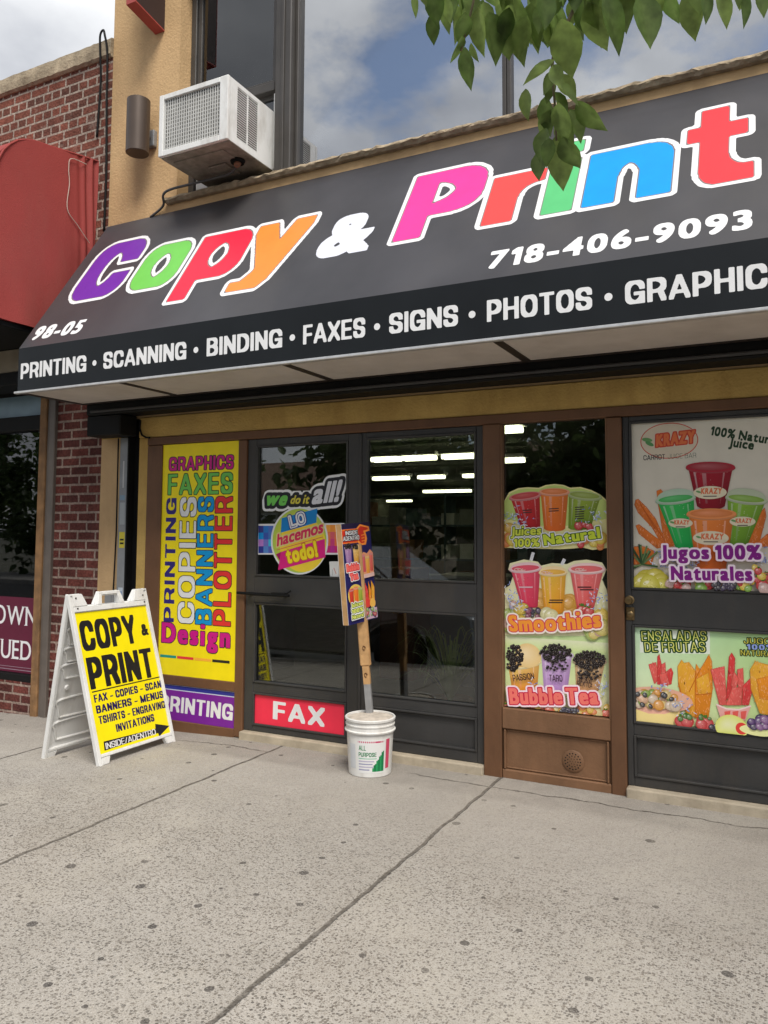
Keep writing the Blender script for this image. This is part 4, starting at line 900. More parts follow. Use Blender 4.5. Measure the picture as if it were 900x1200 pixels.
# stickers on the left door glass
PD = Plane((-1.9, .0198, 0), (1, 0, 0), (0, 0, 1)); e = PD.zoom(290, 550, 5.625)
A = Art(PD)
def fitline(q, p0, p1): return q(*p0), q(*p1)
for w, c, p0, p1, h, dl, sh_ in (('we', GRN, (112, 238), (252, 238), .105, (.05, .035), .35), ('do it', rgb(214, 200, 70), (280, 228), (402, 226), .062, (.035, .03), .3), ('all!', (.68, .68, .72), (420, 232), (598, 212), .150, (.035, .03), .35)):
    a, c_ = fitline(e, p0, p1)
    A.layer = {'we': 0, 'do it': 2, 'all!': 4}[w]; A.text(w, a, c_, h, WHITE, dl, sh_, ((.042, WHITE),), gap=.05)
for w, c, p0, p1, h, dl, sh_ in (('we', GRN, (112, 238), (252, 238), .105, (.05, .035), .35), ('do it', rgb(214, 200, 70), (280, 228), (402, 226), .062, (.035, .03), .3), ('all!', (.68, .68, .72), (420, 232), (598, 212), .150, (.035, .03), .35)):
    a, c_ = fitline(e, p0, p1); A.layer = {'we': 8, 'do it': 11, 'all!': 14}[w]; A.text(w, a, c_, h, c, dl, sh_, ((.024, (.015, .015, .02)),), gap=.05)
tag(A.build('slogan_sticker', None), 'sticker of slanted letters reading we do it all! with white edge on the left door', 'sticker')
A = Art(PD, .0030)
A.poly([e(62, 360), (e(640, 354)[0]-.0, e(640, 354)[1]), e(640, 562), e(62, 562)], WHITE)
cols = [(58, 70, 150), (40, 120, 200), (60, 170, 220), (190, 110, 200), (70, 100, 180), (30, 150, 220)]
for i in range(3):
    for j in range(4):
        c = [(62, 64, 140), (70, 120, 190), (90, 140, 210), (20, 150, 225), (60, 190, 225), (40, 120, 200), (190, 130, 210), (90, 100, 190), (60, 90, 180), (50, 60, 150), (80, 110, 190), (120, 120, 200)][(i*5+j*3) % 12]
        A.poly([e(74+33*i, 372+45*j), e(74+33*(i+1), 372+45*j), e(74+33*(i+1), 372+45*(j+1)), e(74+33*i, 372+45*(j+1))], rgb(*c))
for i in range(4):
    for j in range(4):
        c = [(250, 170, 70), (245, 150, 60), (240, 130, 80), (225, 100, 110), (240, 120, 70), (215, 70, 130), (205, 40, 120), (195, 50, 150)][min(7, j*2+(i % 2))]
        A.poly([e(520+28*i, 366+46*j), e(520+28*(i+1), 366+46*j), e(520+28*(i+1), 366+46*(j+1)), e(520+28*i, 366+46*(j+1))], rgb(*c))
c0 = e(342, 470); rx_ = (e(530, 470)[0]-e(152, 470)[0])/2; ry_ = (e(342, 246)[1]-e(342, 692)[1])/2
A.ell(*c0, rx_, ry_, WHITE, n=48); A.ell(*c0, rx_*.94, ry_*.95, rgb(244, 222, 60), rgb(180, 205, 80), n=48); A.ell(c0[0]+.03, c0[1]-.03, rx_*.8, ry_*.8, rgb(246, 196, 60), rgb(244, 214, 60), n=40)
A.poly([e(228, 322), e(463, 258), e(456, 352), e(222, 418)], rgb(20, 130, 200))
a, c_ = fitline(e, (290, 384), (386, 352)); A.text('LO', a, c_, .082, WHITE, (.045, .045), .0, ((.016, rgb(40, 50, 130)), (.009, WHITE)), gap=.1); A.text('LO', a, c_, .082, rgb(40, 60, 150), (.018, .018), .0, gap=.2)
a, c_ = fitline(e, (196, 510), (500, 418)); A.text('hacemos', a, c_, .088, rgb(214, 44, 90), (.030, .028), .32, ((.010, (.75, .62, .25)),), gap=.02)
A.line([e(196, 532), e(500, 445)], .004, rgb(214, 44, 90))
A.poly([e(222, 545), e(512, 458), e(516, 580), e(204, 664)], rgb(222, 34, 130)); A.poly([e(204, 664), e(222, 545), e(190, 560), e(214, 600)], rgb(170, 20, 95))
a, c_ = fitline(e, (266, 622), (470, 574)); A.text('todo!', a, c_, .115, rgb(250, 226, 40), (.055, .035), .0, ((.006, rgb(200, 120, 20)),), gap=.05)
tag(A.build('round_sticker', None), 'round yellow sticker reading LO hacemos todo! with coloured side bars on the left door', 'sticker')
A = Art(PD); A.poly([e(540, 608), e(600, 606), e(603, 720), e(545, 722)], (.74, .74, .72)); A.line([e(570, 650), e(585, 690)], .006, (.6, .25, .2)); A.line([e(560, 660), e(560, 700)], .004, (.4, .4, .4))
tag(A.build('paper_note', None), 'small white paper note taped inside the left door glass behind the stick sign', 'note')

# food and drink artwork
def lerp(a, b, t): return np.array(a)*(1-t)+np.array(b)*t
def drink(A, tl, tr, bl, br, ct, cb, lid=None, liq=None, n=9, dome=0.):
    tl, tr, bl, br = map(np.array, (tl, tr, bl, br)); A.up(); V, Cc, Fc = [], [], []
    f = np.interp(np.linspace(0, 1, n+1), [0, .12, .3, .42, .7, 1], [.72, .95, 1.12, 1.0, .92, .68])
    sag = np.linalg.norm(br-bl)*.12; drop = np.array([0, -1.])
    for j, (l, r, c) in enumerate(((tl, tr, ct), (bl, br, cb))):
        for i in range(n+1):
            s = i/n; V.append(l*(1-s)+r*s+drop*sag*math.sqrt(max(0, 1-(2*s-1)**2))); Cc.append(np.clip(np.array(c)*f[i], 0, .85))
    A.add(V, [[i, i+1, n+2+i, n+1+i][::-1] for i in range(n)], np.array(Cc))
    P = lambda s_, t_: (tl*(1-s_)+tr*s_)*(1-t_)+(bl*(1-s_)+br*s_)*t_
    wid = np.linalg.norm(tr-tl)
    if wid > .07:
        for s0, s1, k in ((.10, .15, .35), (.30, .40, .22), (.80, .84, .25)):          # the shine down the side of the cup
            A.up(); A.add([P(s0, .12), P(s1, .12), P(s1-.01, .93), P(s0+.02, .93)], [[3, 2, 1, 0]], np.array([lerp(ct, (.85, .85, .85), k)]*2+[lerp(cb, (.85, .85, .85), k*.35)]*2))
        rd = random.Random(int(abs(tl[0])*1e4)); L0 = A.layer
        for k_ in range(26):
            A.layer = L0+k_ % 3
                                                                       # froth and pulp
            q_ = P(rd.uniform(.08, .92), rd.betavariate(1, 2.2)*.9+.05); rr_ = rd.uniform(.0014, .0042); A.ell(q_[0], q_[1], rr_, rr_*.8, lerp(ct if rd.random() < .6 else cb, (.9, .85, .8) if rd.random() < .6 else (.05, .02, .02), rd.uniform(.12, .35)), n=8)
        A.layer = L0+4
    m = (tl+tr)/2; w = np.linalg.norm(tr-tl)/2; rot = math.atan2(tr[1]-tl[1], tr[0]-tl[0])
    lc = lid or lerp(ct, (.8, .8, .8), .25)
    if dome: A.ell(m[0], m[1]+dome*.35, w*1.02, dome, lerp(lc, (.8, .8, .8), .1), lc, rot=rot)
    A.ell(m[0], m[1]-.002, w*1.12, w*.27, lerp(lc, (.1, .1, .1), .25), rot=rot); A.ell(m[0], m[1]+.004, w*1.10, w*.25, lc, rot=rot); A.ell(m[0], m[1]+.005, w*.94, w*.19, liq or lerp(ct, (1, 1, 1), .12), lerp(ct, (.15, .1, .1), .2), rot=rot)
def blobs(A, q, pts, palette, r0, r1, seed):
    r = random.Random(seed)
    for a, b_ in pts:
        c = palette[r.randrange(len(palette))]; rr = r.uniform(r0, r1); u, v = q(a, b_)
        b3 = rr*r.uniform(.7, 1.1); A.ell(u, v, rr, b3, lerp(c, (1, 1, 1), .22), lerp(c, (0, 0, 0), .35), 16, r.uniform(0, 3))
        if rr > .011:
            A.ell(u-rr*.3, v+b3*.35, rr*.28, b3*.16, lerp(c, (1, 1, 1), .55), n=10, rot=.5)
            L0 = A.layer
            for k_ in range(int(rr*320)): A.layer = L0+k_ % 3; th_, ra_ = r.uniform(0, 6.283), rr*r.uniform(.1, .75); A.ell(u+ra_*math.cos(th_), v+ra_*.8*math.sin(th_), rr*.05+.0008, rr*.04+.0008, lerp(c, (1, .9, .6) if r.random() < .5 else (.1, .05, .02), .4), n=6)
            A.layer = L0+4
            if c[0] > .6 and c[1] < .25:                                               # a green calyx on the red berries
                for k_ in range(4): a_ = r.uniform(.6, 2.6); A.line([(u, v+b3*.75), (u+rr*.6*math.cos(a_), v+b3*.75+rr*.45*math.sin(a_))], rr*.22, rgb(70, 120, 40))
def splash(A, q, a, b_, s, seed, n=16):
    r = random.Random(seed); L0 = A.layer
    for k in range(n):
        A.layer = L0+k % 7; u, v = q(a+r.gauss(0, s), b_+r.gauss(0, s)); L_ = r.uniform(.008, .022); th = r.uniform(0, 6.3); c = [(.75, .78, .85), (.35, .42, .75), (.55, .6, .82), (.2, .25, .55)][r.randrange(4)]
        A.line([(u, v), (u+L_*math.cos(th), v+L_*math.sin(th))], r.uniform(.003, .007), c)
    A.layer = L0+9
FRUIT = [rgb(226, 50, 50), rgb(240, 170, 50), rgb(246, 214, 70), rgb(140, 190, 60), rgb(90, 40, 90), rgb(240, 120, 60)]
PW = Plane((.10, .0258, .42), (1, 0, 0), (0, 0, 1)); za = PW.zoom(570, 480, 5.625); zb = PW.zoom(570, 640, 5.456)
# 1 juices
A = Art(PW); A.clip = (.014, .012, .658, 1.77)
A.poly([za(*p) for p in ((108, 600), (150, 545), (210, 518), (270, 512), (345, 516), (390, 498), (450, 490), (510, 497), (552, 515), (620, 510), (690, 530), (750, 560), (796, 600), (796, 912), (700, 925), (640, 910), (500, 920), (380, 918), (250, 912), (120, 912), (108, 900))], rgb(236, 228, 160))
A.poly([za(*p) for p in ((116, 604), (160, 552), (215, 527), (270, 520), (350, 524), (395, 506), (450, 498), (510, 505), (555, 523), (620, 518), (690, 538), (745, 568), (790, 606), (790, 720), (450, 780), (116, 720))], rgb(196, 214, 120))
drink(A, za(160, 585), za(352, 560), za(220, 760), za(356, 770), rgb(205, 50, 48), rgb(190, 30, 40)); drink(A, za(545, 560), za(752, 580), za(540, 780), za(690, 770), rgb(150, 170, 60), rgb(120, 150, 40)); drink(A, za(358, 545), za(540, 545), za(380, 785), za(520, 785), rgb(238, 130, 50), rgb(230, 110, 40))
for (x, y, n_, w) in ((240, 665, 2, 60), (412, 655, 2, 66), (585, 645, 6, 60)):
    for k in range(n_): A.line([za(x, y+k*15), za(x+w, y-4+k*15)], .006, (.05, .03, .03))
blobs(A, za, [(120+random.uniform(0, 70), 800+random.uniform(-20, 90)) for _ in range(10)]+[(640+random.uniform(0, 150), 860+random.uniform(-30, 45)) for _ in range(14)], [rgb(246, 214, 70), rgb(240, 190, 60), rgb(240, 140, 60)], .020, .045, 3)
blobs(A, za, [(610, 765), (650, 760), (680, 770), (625, 890)], [rgb(222, 40, 44)], .018, .03, 5)
splash(A, za, 170, 700, 34, 1, 26); splash(A, za, 240, 740, 30, 2, 18); splash(A, za, 720, 690, 36, 4, 26)
for w, p0, p1, h, sh_ in (('Juices', (165, 832), (365, 824), .055, .1), ('100%', (185, 906), (355, 902), .052, .05)):
    a, c_ = fitline(za, p0, p1); A.text(w, a, c_, h, rgb(206, 214, 74), (.04, .024), sh_, ((.010, WHITE), (.0045, rgb(60, 90, 20))), gap=.06)
a, c_ = fitline(za, (385, 896), (758, 846)); A.text('Natural', a, c_, .068, rgb(200, 216, 60), (.055, .026), .0, ((.012, WHITE), (.005, rgb(60, 90, 20))), gap=.06)
tag(A.build('juices_sticker', None), 'fan-shaped window sticker reading Juices 100% Natural with three cups', 'sticker')
# 2 smoothies
A = Art(PW); A.clip = (.014, .012, .658, 1.77)
A.poly([zb(*p) for p in ((112, 570), (112, 270), (150, 250), (175, 180), (140, 150), (150, 110), (240, 85), (330, 100), (350, 125), (420, 108), (515, 115), (560, 95), (640, 86), (740, 105), (768, 150), (740, 215), (770, 280), (778, 330), (782, 575))], rgb(240, 236, 190))
for a_, b_ in (((285, 92), (300, 40)), ((482, 120), (500, 82))): A.line([zb(*a_), zb(*b_)], .020, (.72, .72, .74))
blobs(A, zb, [(300+random.uniform(0, 40), 330+random.uniform(-30, 40)) for _ in range(6)]+[(520+random.uniform(0, 40), 350+random.uniform(-30, 50)) for _ in range(6)], [rgb(246, 180, 60)], .03, .05, 8)
drink(A, zb(158, 150), zb(345, 140), zb(222, 370), zb(330, 385), rgb(236, 84, 108), rgb(222, 60, 90), rgb(240, 200, 205), rgb(235, 90, 110), dome=.03); drink(A, zb(535, 150), zb(750, 150), zb(580, 400), zb(690, 390), rgb(244, 120, 120), rgb(238, 100, 96), rgb(246, 208, 206), rgb(240, 110, 112), dome=.03); drink(A, zb(345, 170), zb(510, 170), zb(372, 420), zb(495, 420), rgb(250, 190, 70), rgb(246, 160, 40), rgb(250, 222, 170), rgb(250, 196, 90), dome=.03)
for (x, y, c) in ((210, 262, (.75, .5, .55)), (405, 345, (.1, .05, .02)), (400, 360, (.1, .05, .02)), (585, 262, (.1, .03, .03)), (600, 278, (.1, .03, .03))): A.line([zb(x, y), zb(x+88, y)], .008, c)
for cx_, cy_ in ((250, 150), (425, 170), (640, 150)):
    for k in range(3): A.line([zb(cx_-40+14*k+30*math.cos(t_)*(1-k*.25), cy_+9*math.sin(t_)*(1-k*.25)) for t_ in np.linspace(.4, 4.6, 9)], .005, (.85, .55, .5))
blobs(A, zb, [(120+random.uniform(0, 120), 420+random.uniform(-40, 110)) for _ in range(12)]+[(640+random.uniform(0, 135), 500+random.uniform(-60, 65)) for _ in range(16)], [rgb(240, 220, 120), rgb(248, 214, 80), rgb(236, 190, 170), rgb(190, 210, 110)], .025, .05, 9)
blobs(A, zb, [(250+random.uniform(0, 90), 425+random.uniform(-25, 25)) for _ in range(16)], [rgb(70, 40, 80), rgb(40, 30, 50), rgb(150, 60, 90)], .010, .018, 10); blobs(A, zb, [(615, 410), (640, 405), (660, 420)], [rgb(222, 40, 44)], .028, .036, 11)
blobs(A, zb, [(390, 430), (420, 440)], [rgb(240, 232, 170)], .04, .05, 12)
splash(A, zb, 160, 330, 36, 13, 34); splash(A, zb, 215, 370, 30, 14, 20); splash(A, zb, 720, 350, 36, 15, 36)
a, c_ = fitline(zb, (156, 552), (742, 524)); A.text('Smoothies', a, c_, .100, rgb(248, 156, 56), (.055, .026), .0, ((.015, rgb(250, 236, 225)), (.0055, rgb(214, 60, 90))), gap=.06, warp=lambda x, y, w: (x*w, y+.10*w*(x-.5)**2*.6))
tag(A.build('smoothies_sticker', None), 'window sticker reading Smoothies with pink, yellow and coral cups', 'sticker')
# 3 bubble tea
A = Art(PW); A.clip = (.014, .012, .658, 1.77); A.up(); bl_, br_, tr_, tl_ = zb(112, 1040), zb(786, 1098), zb(782, 575), zb(112, 570)
A.add([bl_, br_, tr_, tl_], [[0, 1, 2, 3]], np.array([rgb(222, 232, 170), rgb(240, 236, 190), rgb(206, 228, 160), rgb(206, 230, 165)]))
A.rect(zb(112, 600)[0], zb(112, 640)[1], zb(780, 600)[0], zb(112, 575)[1], rgb(216, 234, 160), rgb(236, 240, 200))
drink(A, zb(140, 770), zb(340, 740), zb(165, 920), zb(325, 920), rgb(248, 196, 110), rgb(240, 150, 40), rgb(245, 225, 170)); drink(A, zb(352, 700), zb(548, 700), zb(368, 920), zb(520, 920), rgb(214, 180, 224), rgb(196, 150, 210), rgb(225, 205, 235)); drink(A, zb(565, 740), zb(760, 740), zb(575, 920), zb(720, 920), rgb(232, 196, 150), rgb(214, 160, 110), rgb(235, 210, 175))
A.ell(*zb(265, 700), .085, .075, rgb(250, 226, 180), rgb(240, 206, 140))
def pearls(A, q, cx_, cy_, rx2, ry2, n_, seed, r0=.009, r1=.014):
    r = random.Random(seed); L0 = A.layer
    for k in range(n_):
        A.layer = L0+(k % 20)*2; th, ra = r.uniform(0, 6.283), math.sqrt(r.random()); u, v = q(cx_+rx2*ra*math.cos(th), cy_+ry2*ra*math.sin(th)); rr = r.uniform(r0, r1)
        A.ell(u, v, rr, rr*.85, (.05, .035, .03), (.010, .007, .007), 10); A.ell(u-rr*.3, v+rr*.3, rr*.22, rr*.16, (.42, .38, .36), n=6)
    A.layer = L0+44
pearls(A, zb, 180, 705, 56, 74, 120, 21, .007, .011); pearls(A, zb, 175, 780, 36, 18, 16, 31); pearls(A, zb, 447, 682, 100, 56, 190, 22, .006, .010); pearls(A, zb, 662, 727, 100, 58, 190, 23, .006, .010); pearls(A, zb, 455, 765, 72, 38, 26, 24, .007, .010); pearls(A, zb, 660, 810, 76, 42, 34, 25, .007, .011)
for w, p0, p1, h in (('PASSION', (178, 862), (312, 848), .040), ('TARO', (408, 862), (492, 864), .040), ('ORIGINAL', (584, 862), (682, 884), .028), ('MILK TEA', (584, 888), (680, 904), .028)):
    a, c_ = fitline(zb, p0, p1); A.text(w, a, c_, h, (.03, .015, .02), (.05, .04), 0, gap=.07)
splash(A, zb, 745, 900, 26, 26, 26); splash(A, zb, 315, 885, 24, 27, 14)
blobs(A, zb, [(120+random.uniform(0, 240), 1025+random.uniform(-20, 25)) for _ in range(14)]+[(600+random.uniform(0, 180), 1050+random.uniform(-30, 30)) for _ in range(16)]+[(380+random.uniform(0, 120), 1050+random.uniform(-15, 15)) for _ in range(6)], [rgb(244, 140, 70), rgb(248, 200, 80), rgb(240, 110, 80), rgb(240, 220, 150)], .018, .036, 28); blobs(A, zb, [(480+random.uniform(0, 115), 1052+random.uniform(-18, 18)) for _ in range(20)], [rgb(40, 36, 60), rgb(70, 60, 90)], .009, .014, 29)
a, c_ = fitline(zb, (162, 1004), (728, 1006)); A.text('Bubble Tea', a, c_, .098, rgb(244, 122, 110), (.055, .026), .0, ((.017, rgb(250, 225, 235)), (.0065, rgb(205, 30, 70))), gap=.06, space=.16)
tag(A.build('bubble_tea_sticker', None), 'lowest window sticker, reading Bubble Tea with pearl-topped cups', 'sticker')

def pieces(A, q, L_):
    for P, c in L_:
        A.up(); V = np.array([q(*p) for p in P]); k = np.linspace(1.15, .78, len(V)); A.add(V, [list(range(len(V)))], np.clip(np.array(c)[None]*k[:, None], 0, .9))
        lo, hi = V.min(0), V.max(0); rp = random.Random(int(abs(V[0, 0])*1e5)); L0 = A.layer
        ins = lambda x, y: sum((V[i_-1, 1] > y) != (V[i_, 1] > y) and x < (V[i_-1, 0]-V[i_, 0])*(y-V[i_, 1])/(V[i_-1, 1]-V[i_, 1]+1e-12)+V[i_, 0] for i_ in range(len(V))) % 2
        for k_ in range(int(6000*(hi[0]-lo[0])*(hi[1]-lo[1]))+5):
            x, y = rp.uniform(lo[0], hi[0]), rp.uniform(lo[1], hi[1])
            if not ins(x, y): continue
            A.layer = L0+1+k_ % 4; w_ = rp.uniform(.0012, .003); h_ = rp.uniform(.003, .012); cc = lerp(c, (1, .85, .7) if rp.random() < .55 else (.25, .04, .02), rp.uniform(.07, .24)); A.layer -= 1; A.ell(x, y, w_, h_, cc, n=7, rot=rp.gauss(0, .35))
        A.layer = L0+6; A.line(list(V)+[V[0]], .0028, lerp(c, (.3, .05, .02), .45))
# 4 upper poster on the right door
PR = Plane((.894, .0198, 1.18), (1, 0, 0), (0, 0, 1)); zc = PR.zoom(730, 480, 5.294)
t = thing('juice_bar_poster', 'upper poster of the right door, Jugos 100% Naturales with four lidded cups', 'poster', (1.33, .02, 1.19)); A = Art(PR); A.clip = (.002, .006, .866, .982)
A.rect(.002, .006, .866, .982, rgb(214, 204, 186), rgb(222, 216, 200))
A.ell(.866, .2, .3, .1, rgb(214, 204, 186)) if False else None
uc, vc = zc(285, 193); A.ell(uc, vc, .160, .105, rgb(205, 70, 50), n=44); A.ell(uc, vc, .155, .100, rgb(218, 204, 182), n=44)
A.ell(*zc(150, 188), .030, .012, rgb(110, 160, 100), rot=-.2); A.ell(*zc(165, 212), .026, .011, rgb(90, 150, 90), rot=-.5)
a, c_ = fitline(zc, (205, 232), (445, 205)); A.text('KRAZY', a, c_, .072, rgb(228, 120, 70), (.06, .04), .12, ((.007, rgb(205, 70, 50)),), gap=.05)
a, c_ = fitline(zc, (128, 315), (262, 308)); A.text('CARROT', a, c_, .030, (.05, .04, .04), (.05, .04), 0, gap=.07); a, c_ = fitline(zc, (280, 306), (455, 298)); A.text('JUICE BAR', a, c_, .028, rgb(60, 84, 60), (.02, .02), 0, gap=.12)
a, c_ = fitline(zc, (540, 158), (960, 222)); A.text('100% Natural', a, c_, .052, rgb(36, 62, 34), (.035, .035), 0, gap=.07); a, c_ = fitline(zc, (655, 228), (808, 250)); A.text('Juice', a, c_, .052, rgb(36, 62, 34), (.035, .035), 0, gap=.07)
CAR = rgb(226, 120, 44)
for P in (((80, 560), (95, 555), (150, 610), (205, 680), (240, 760), (320, 850), (250, 850), (180, 730), (95, 640), (72, 590)), ((80, 720), (100, 712), (200, 790), (300, 850), (210, 860), (100, 770)), ((210, 505), (235, 495), (255, 520), (262, 620), (320, 840), (260, 840), (215, 560)), ((880, 610), (850, 640), (790, 790), (760, 850), (840, 850), (888, 660)), ((900, 770), (800, 850), (900, 850)), ((70, 850), (130, 850), (200, 880), (180, 960), (70, 960))):
    A.poly([zc(*p) for p in P], CAR)
    pieces(A, zc, [(P, CAR)])
for P in (((100, 570), (200, 740)), ((110, 590), (260, 810)), ((240, 520), (290, 800))): A.line([zc(*P[0]), zc(*P[1])], .004, rgb(200, 95, 30))
drink(A, zc(405, 360), zc(682, 360), zc(460, 600), zc(632, 600), rgb(168, 26, 44), rgb(140, 14, 34), rgb(176, 40, 56)); 
drink(A, zc(215, 570), zc(440, 545), zc(325, 850), zc(450, 850), rgb(60, 190, 90), rgb(30, 170, 80), rgb(180, 205, 180), dome=.045); drink(A, zc(648, 545), zc(885, 570), zc(660, 830), zc(775, 835), rgb(140, 185, 60), rgb(105, 150, 40), rgb(190, 200, 170), dome=.045)
drink(A, zc(410, 650), zc(690, 650), zc(455, 985), zc(640, 985), rgb(240, 136, 60), rgb(222, 106, 40), rgb(238, 150, 90))
for x, y, w in ((540, 515, .088), (545, 797, .094), (358, 705, .066), (742, 695, .066)):
    u, v = zc(x, y); A.ell(u, v, w, w*.42, rgb(232, 220, 190)); 
    A.text('KRAZY', (u-w*.55, v-.008), (u+w*.7, v-.008), .034 if w > .08 else .026, rgb(226, 120, 80), (.05, .04), .1, gap=.05); A.ell(u-w*.68, v+.005, .014, .006, rgb(110, 160, 100), rot=-.3); A.line([(u-w*.4, v-.021), (u+w*.4, v-.021)], .006, (.15, .12, .1))
splash(A, zc, 240, 930, 28, 41, 30); splash(A, zc, 320, 940, 30, 42, 24); splash(A, zc, 860, 930, 30, 43, 30); splash(A, zc, 420, 960, 30, 47, 20)
r = random.Random(5)
for k in range(22):
    u, v = zc(120, 960); th = math.pi/2+r.gauss(0, .75); L_ = r.uniform(.06, .12); A.line([(u, v), (u+L_*math.cos(th), v+L_*math.sin(th))], .010, [rgb(60, 90, 50), rgb(110, 130, 80), rgb(40, 70, 40)][k % 3])
blobs(A, zc, [(150, 1060), (200, 1050), (230, 1080), (130, 1080), (250, 1100), (170, 1095)], [rgb(236, 224, 70), rgb(226, 210, 60)], .055, .075, 44); blobs(A, zc, [(285+random.uniform(0, 270), 1090+random.uniform(-20, 22)) for _ in range(22)]+[(720+random.uniform(0, 180), 1085+random.uniform(-60, 25)) for _ in range(22)]+[(820, 980), (840, 1000)], FRUIT[:1]*3+FRUIT[2:4]+[rgb(230, 190, 180)], .016, .034, 45); blobs(A, zc, [(560+random.uniform(0, 140), 1095+random.uniform(-20, 15)) for _ in range(26)], [rgb(60, 40, 80), rgb(40, 30, 50)], .010, .016, 46)
a, c_ = fitline(zc, (240, 925), (862, 930)); A.text('Jugos 100%', a, c_, .080, rgb(128, 26, 128), (.055, .026), .0, ((.0105, rgb(240, 222, 234)),), gap=.06); a, c_ = fitline(zc, (304, 1056), (806, 1062)); A.text('Naturales', a, c_, .080, rgb(128, 26, 128), (.055, .026), .0, ((.0105, rgb(240, 222, 234)),), gap=.06)
A.build('artwork', t)
# 5 lower poster on the right door
PL_ = Plane((.894, .0198, .411), (1, 0, 0), (0, 0, 1)); zd = PL_.zoom(730, 690, 5.294)
t = thing('fruit_salad_poster', 'pale green lower poster of the right door, ENSALADAS DE FRUTAS with cut fruit in cups', 'poster', (1.33, .02, .42)); A = Art(PL_); A.clip = (.002, .002, .868, .562)
A.up(); A.add([(.002, .002), (.868, .002), (.868, .562), (.002, .562)], [[0, 1, 2, 3]], np.array([rgb(232, 240, 190), rgb(206, 232, 150), rgb(176, 220, 140), rgb(206, 238, 200)]))
A.poly([zd(105, 255), zd(540, 262), zd(540, 405), zd(105, 395)], rgb(236, 244, 226))
for w, p0, p1 in (('ENSALADAS', (118, 322), (520, 322)), ('DE FRUTAS', (138, 390), (512, 390))):
    a, c_ = fitline(zd, p0, p1); A.text(w, a, c_, .054, rgb(226, 226, 120), (.04, .02), .0, ((.0075, rgb(30, 74, 22)),), gap=.14)
for w, p0, p1, c in (('JUGOS', (752, 338), (960, 343), rgb(226, 216, 90)), ('100%', (770, 376), (940, 382), rgb(150, 170, 230)), ('NATURALES', (732, 412), (1010, 424), rgb(226, 216, 90))):
    a, c_ = fitline(zd, p0, p1); A.text(w, a, c_, .029, c, (.035, .02), .0, ((.005, rgb(40, 60, 20)),), gap=.14)
WM = rgb(226, 66, 66); WM2 = rgb(236, 100, 92); MG = rgb(250, 176, 56); MG2 = rgb(240, 146, 36)
pieces(A, zd, [(((160, 470), (205, 455), (225, 560), (195, 590)), WM2), (((215, 420), (225, 405), (240, 470), (240, 600), (212, 590)), WM), (((240, 470), (262, 455), (270, 560), (240, 590)), WM2), (((262, 520), (300, 490), (312, 520), (300, 590), (260, 600)), WM), (((228, 530), (270, 520), (290, 590), (240, 605)), WM2)])
pieces(A, zd, [(((340, 480), (365, 440), (380, 460), (410, 455), (450, 510), (448, 790), (400, 800), (345, 600)), MG), (((450, 520), (455, 465), (480, 500), (535, 408), (552, 450), (556, 620), (530, 800), (448, 800)), MG2), (((455, 560), (530, 520), (548, 640), (470, 660)), MG)])
for P in (((450, 520), (448, 795)), ((345, 580), (400, 795)), ((455, 655), (552, 650)), ((410, 640), (480, 500))): A.line([zd(*P[0]), zd(*P[1])], .004, rgb(205, 110, 20))
pieces(A, zd, [(((545, 500), (630, 480), (645, 720), (600, 720)), WM2), (((660, 420), (675, 395), (695, 430), (690, 640), (640, 690)), WM), (((710, 500), (745, 490), (750, 600), (720, 690)), WM2), (((745, 600), (790, 555), (805, 620), (780, 720), (740, 720)), WM), (((690, 510), (720, 560), (700, 620), (670, 600)), WM2), (((640, 720), (680, 610), (740, 610), (735, 720)), WM2)])
A.poly([zd(*p) for p in ((580, 715), (640, 742), (720, 748), (795, 725), (760, 815), (610, 815))], rgb(240, 176, 170)); A.line([zd(580, 715), zd(640, 742), zd(720, 748), zd(795, 725)], .008, rgb(250, 220, 215))
for x in (630, 680, 730): A.poly([zd(x, 760), zd(x+38, 755), zd(x+30, 805), zd(x+4, 805)], WM2)
pieces(A, zd, [(((790, 500), (820, 450), (900, 470), (960, 520), (950, 790), (850, 770), (795, 620)), MG), (((830, 560), (900, 540), (920, 690), (850, 680)), MG2)])
A.ell(*zd(215, 685), .190, .070, rgb(248, 224, 190), rgb(236, 176, 150)); A.poly([zd(*p) for p in ((80, 700), (150, 745), (260, 750), (360, 710), (345, 850), (85, 850))], rgb(244, 184, 160)); A.poly([zd(*p) for p in ((84, 745), (160, 772), (260, 775), (352, 745), (345, 850), (85, 850))], rgb(250, 226, 150))
blobs(A, zd, [(100+random.uniform(0, 240), 670+random.uniform(-35, 55)) for _ in range(36)], [rgb(150, 180, 60), rgb(240, 190, 150), rgb(250, 220, 140), rgb(246, 170, 60), rgb(236, 210, 180)], .016, .034, 51); blobs(A, zd, [(95, 650), (140, 655), (125, 715), (175, 725), (255, 655), (305, 680), (265, 660)], [(.015, .012, .02)], .014, .020, 52)
splash(A, zd, 380, 720, 32, 53, 26); splash(A, zd, 240, 600, 22, 54, 12)
blobs(A, zd, [(370, 820), (400, 815), (500, 820), (520, 830), (490, 835)], [rgb(226, 60, 60)], .030, .042, 55); blobs(A, zd, [(390, 785), (415, 790), (485, 790), (540, 800), (595, 815), (360, 800)], [rgb(80, 130, 40)], .010, .020, 56); blobs(A, zd, [(550+random.uniform(0, 45), 850+random.uniform(-14, 14)) for _ in range(14)], [rgb(50, 40, 60)], .010, .014, 57)
A.ell(*zd(675, 855), .082, .070, rgb(240, 240, 190), rgb(226, 230, 120)); A.ell(*zd(738, 860), .030, .032, rgb(230, 70, 60)); A.ell(*zd(850, 872), .10, .03, rgb(240, 240, 170)); blobs(A, zd, [(790+random.uniform(0, 120), 820+random.uniform(-25, 30)) for _ in range(24)], [rgb(100, 60, 130), rgb(60, 40, 90), rgb(150, 100, 160)], .016, .026, 58)
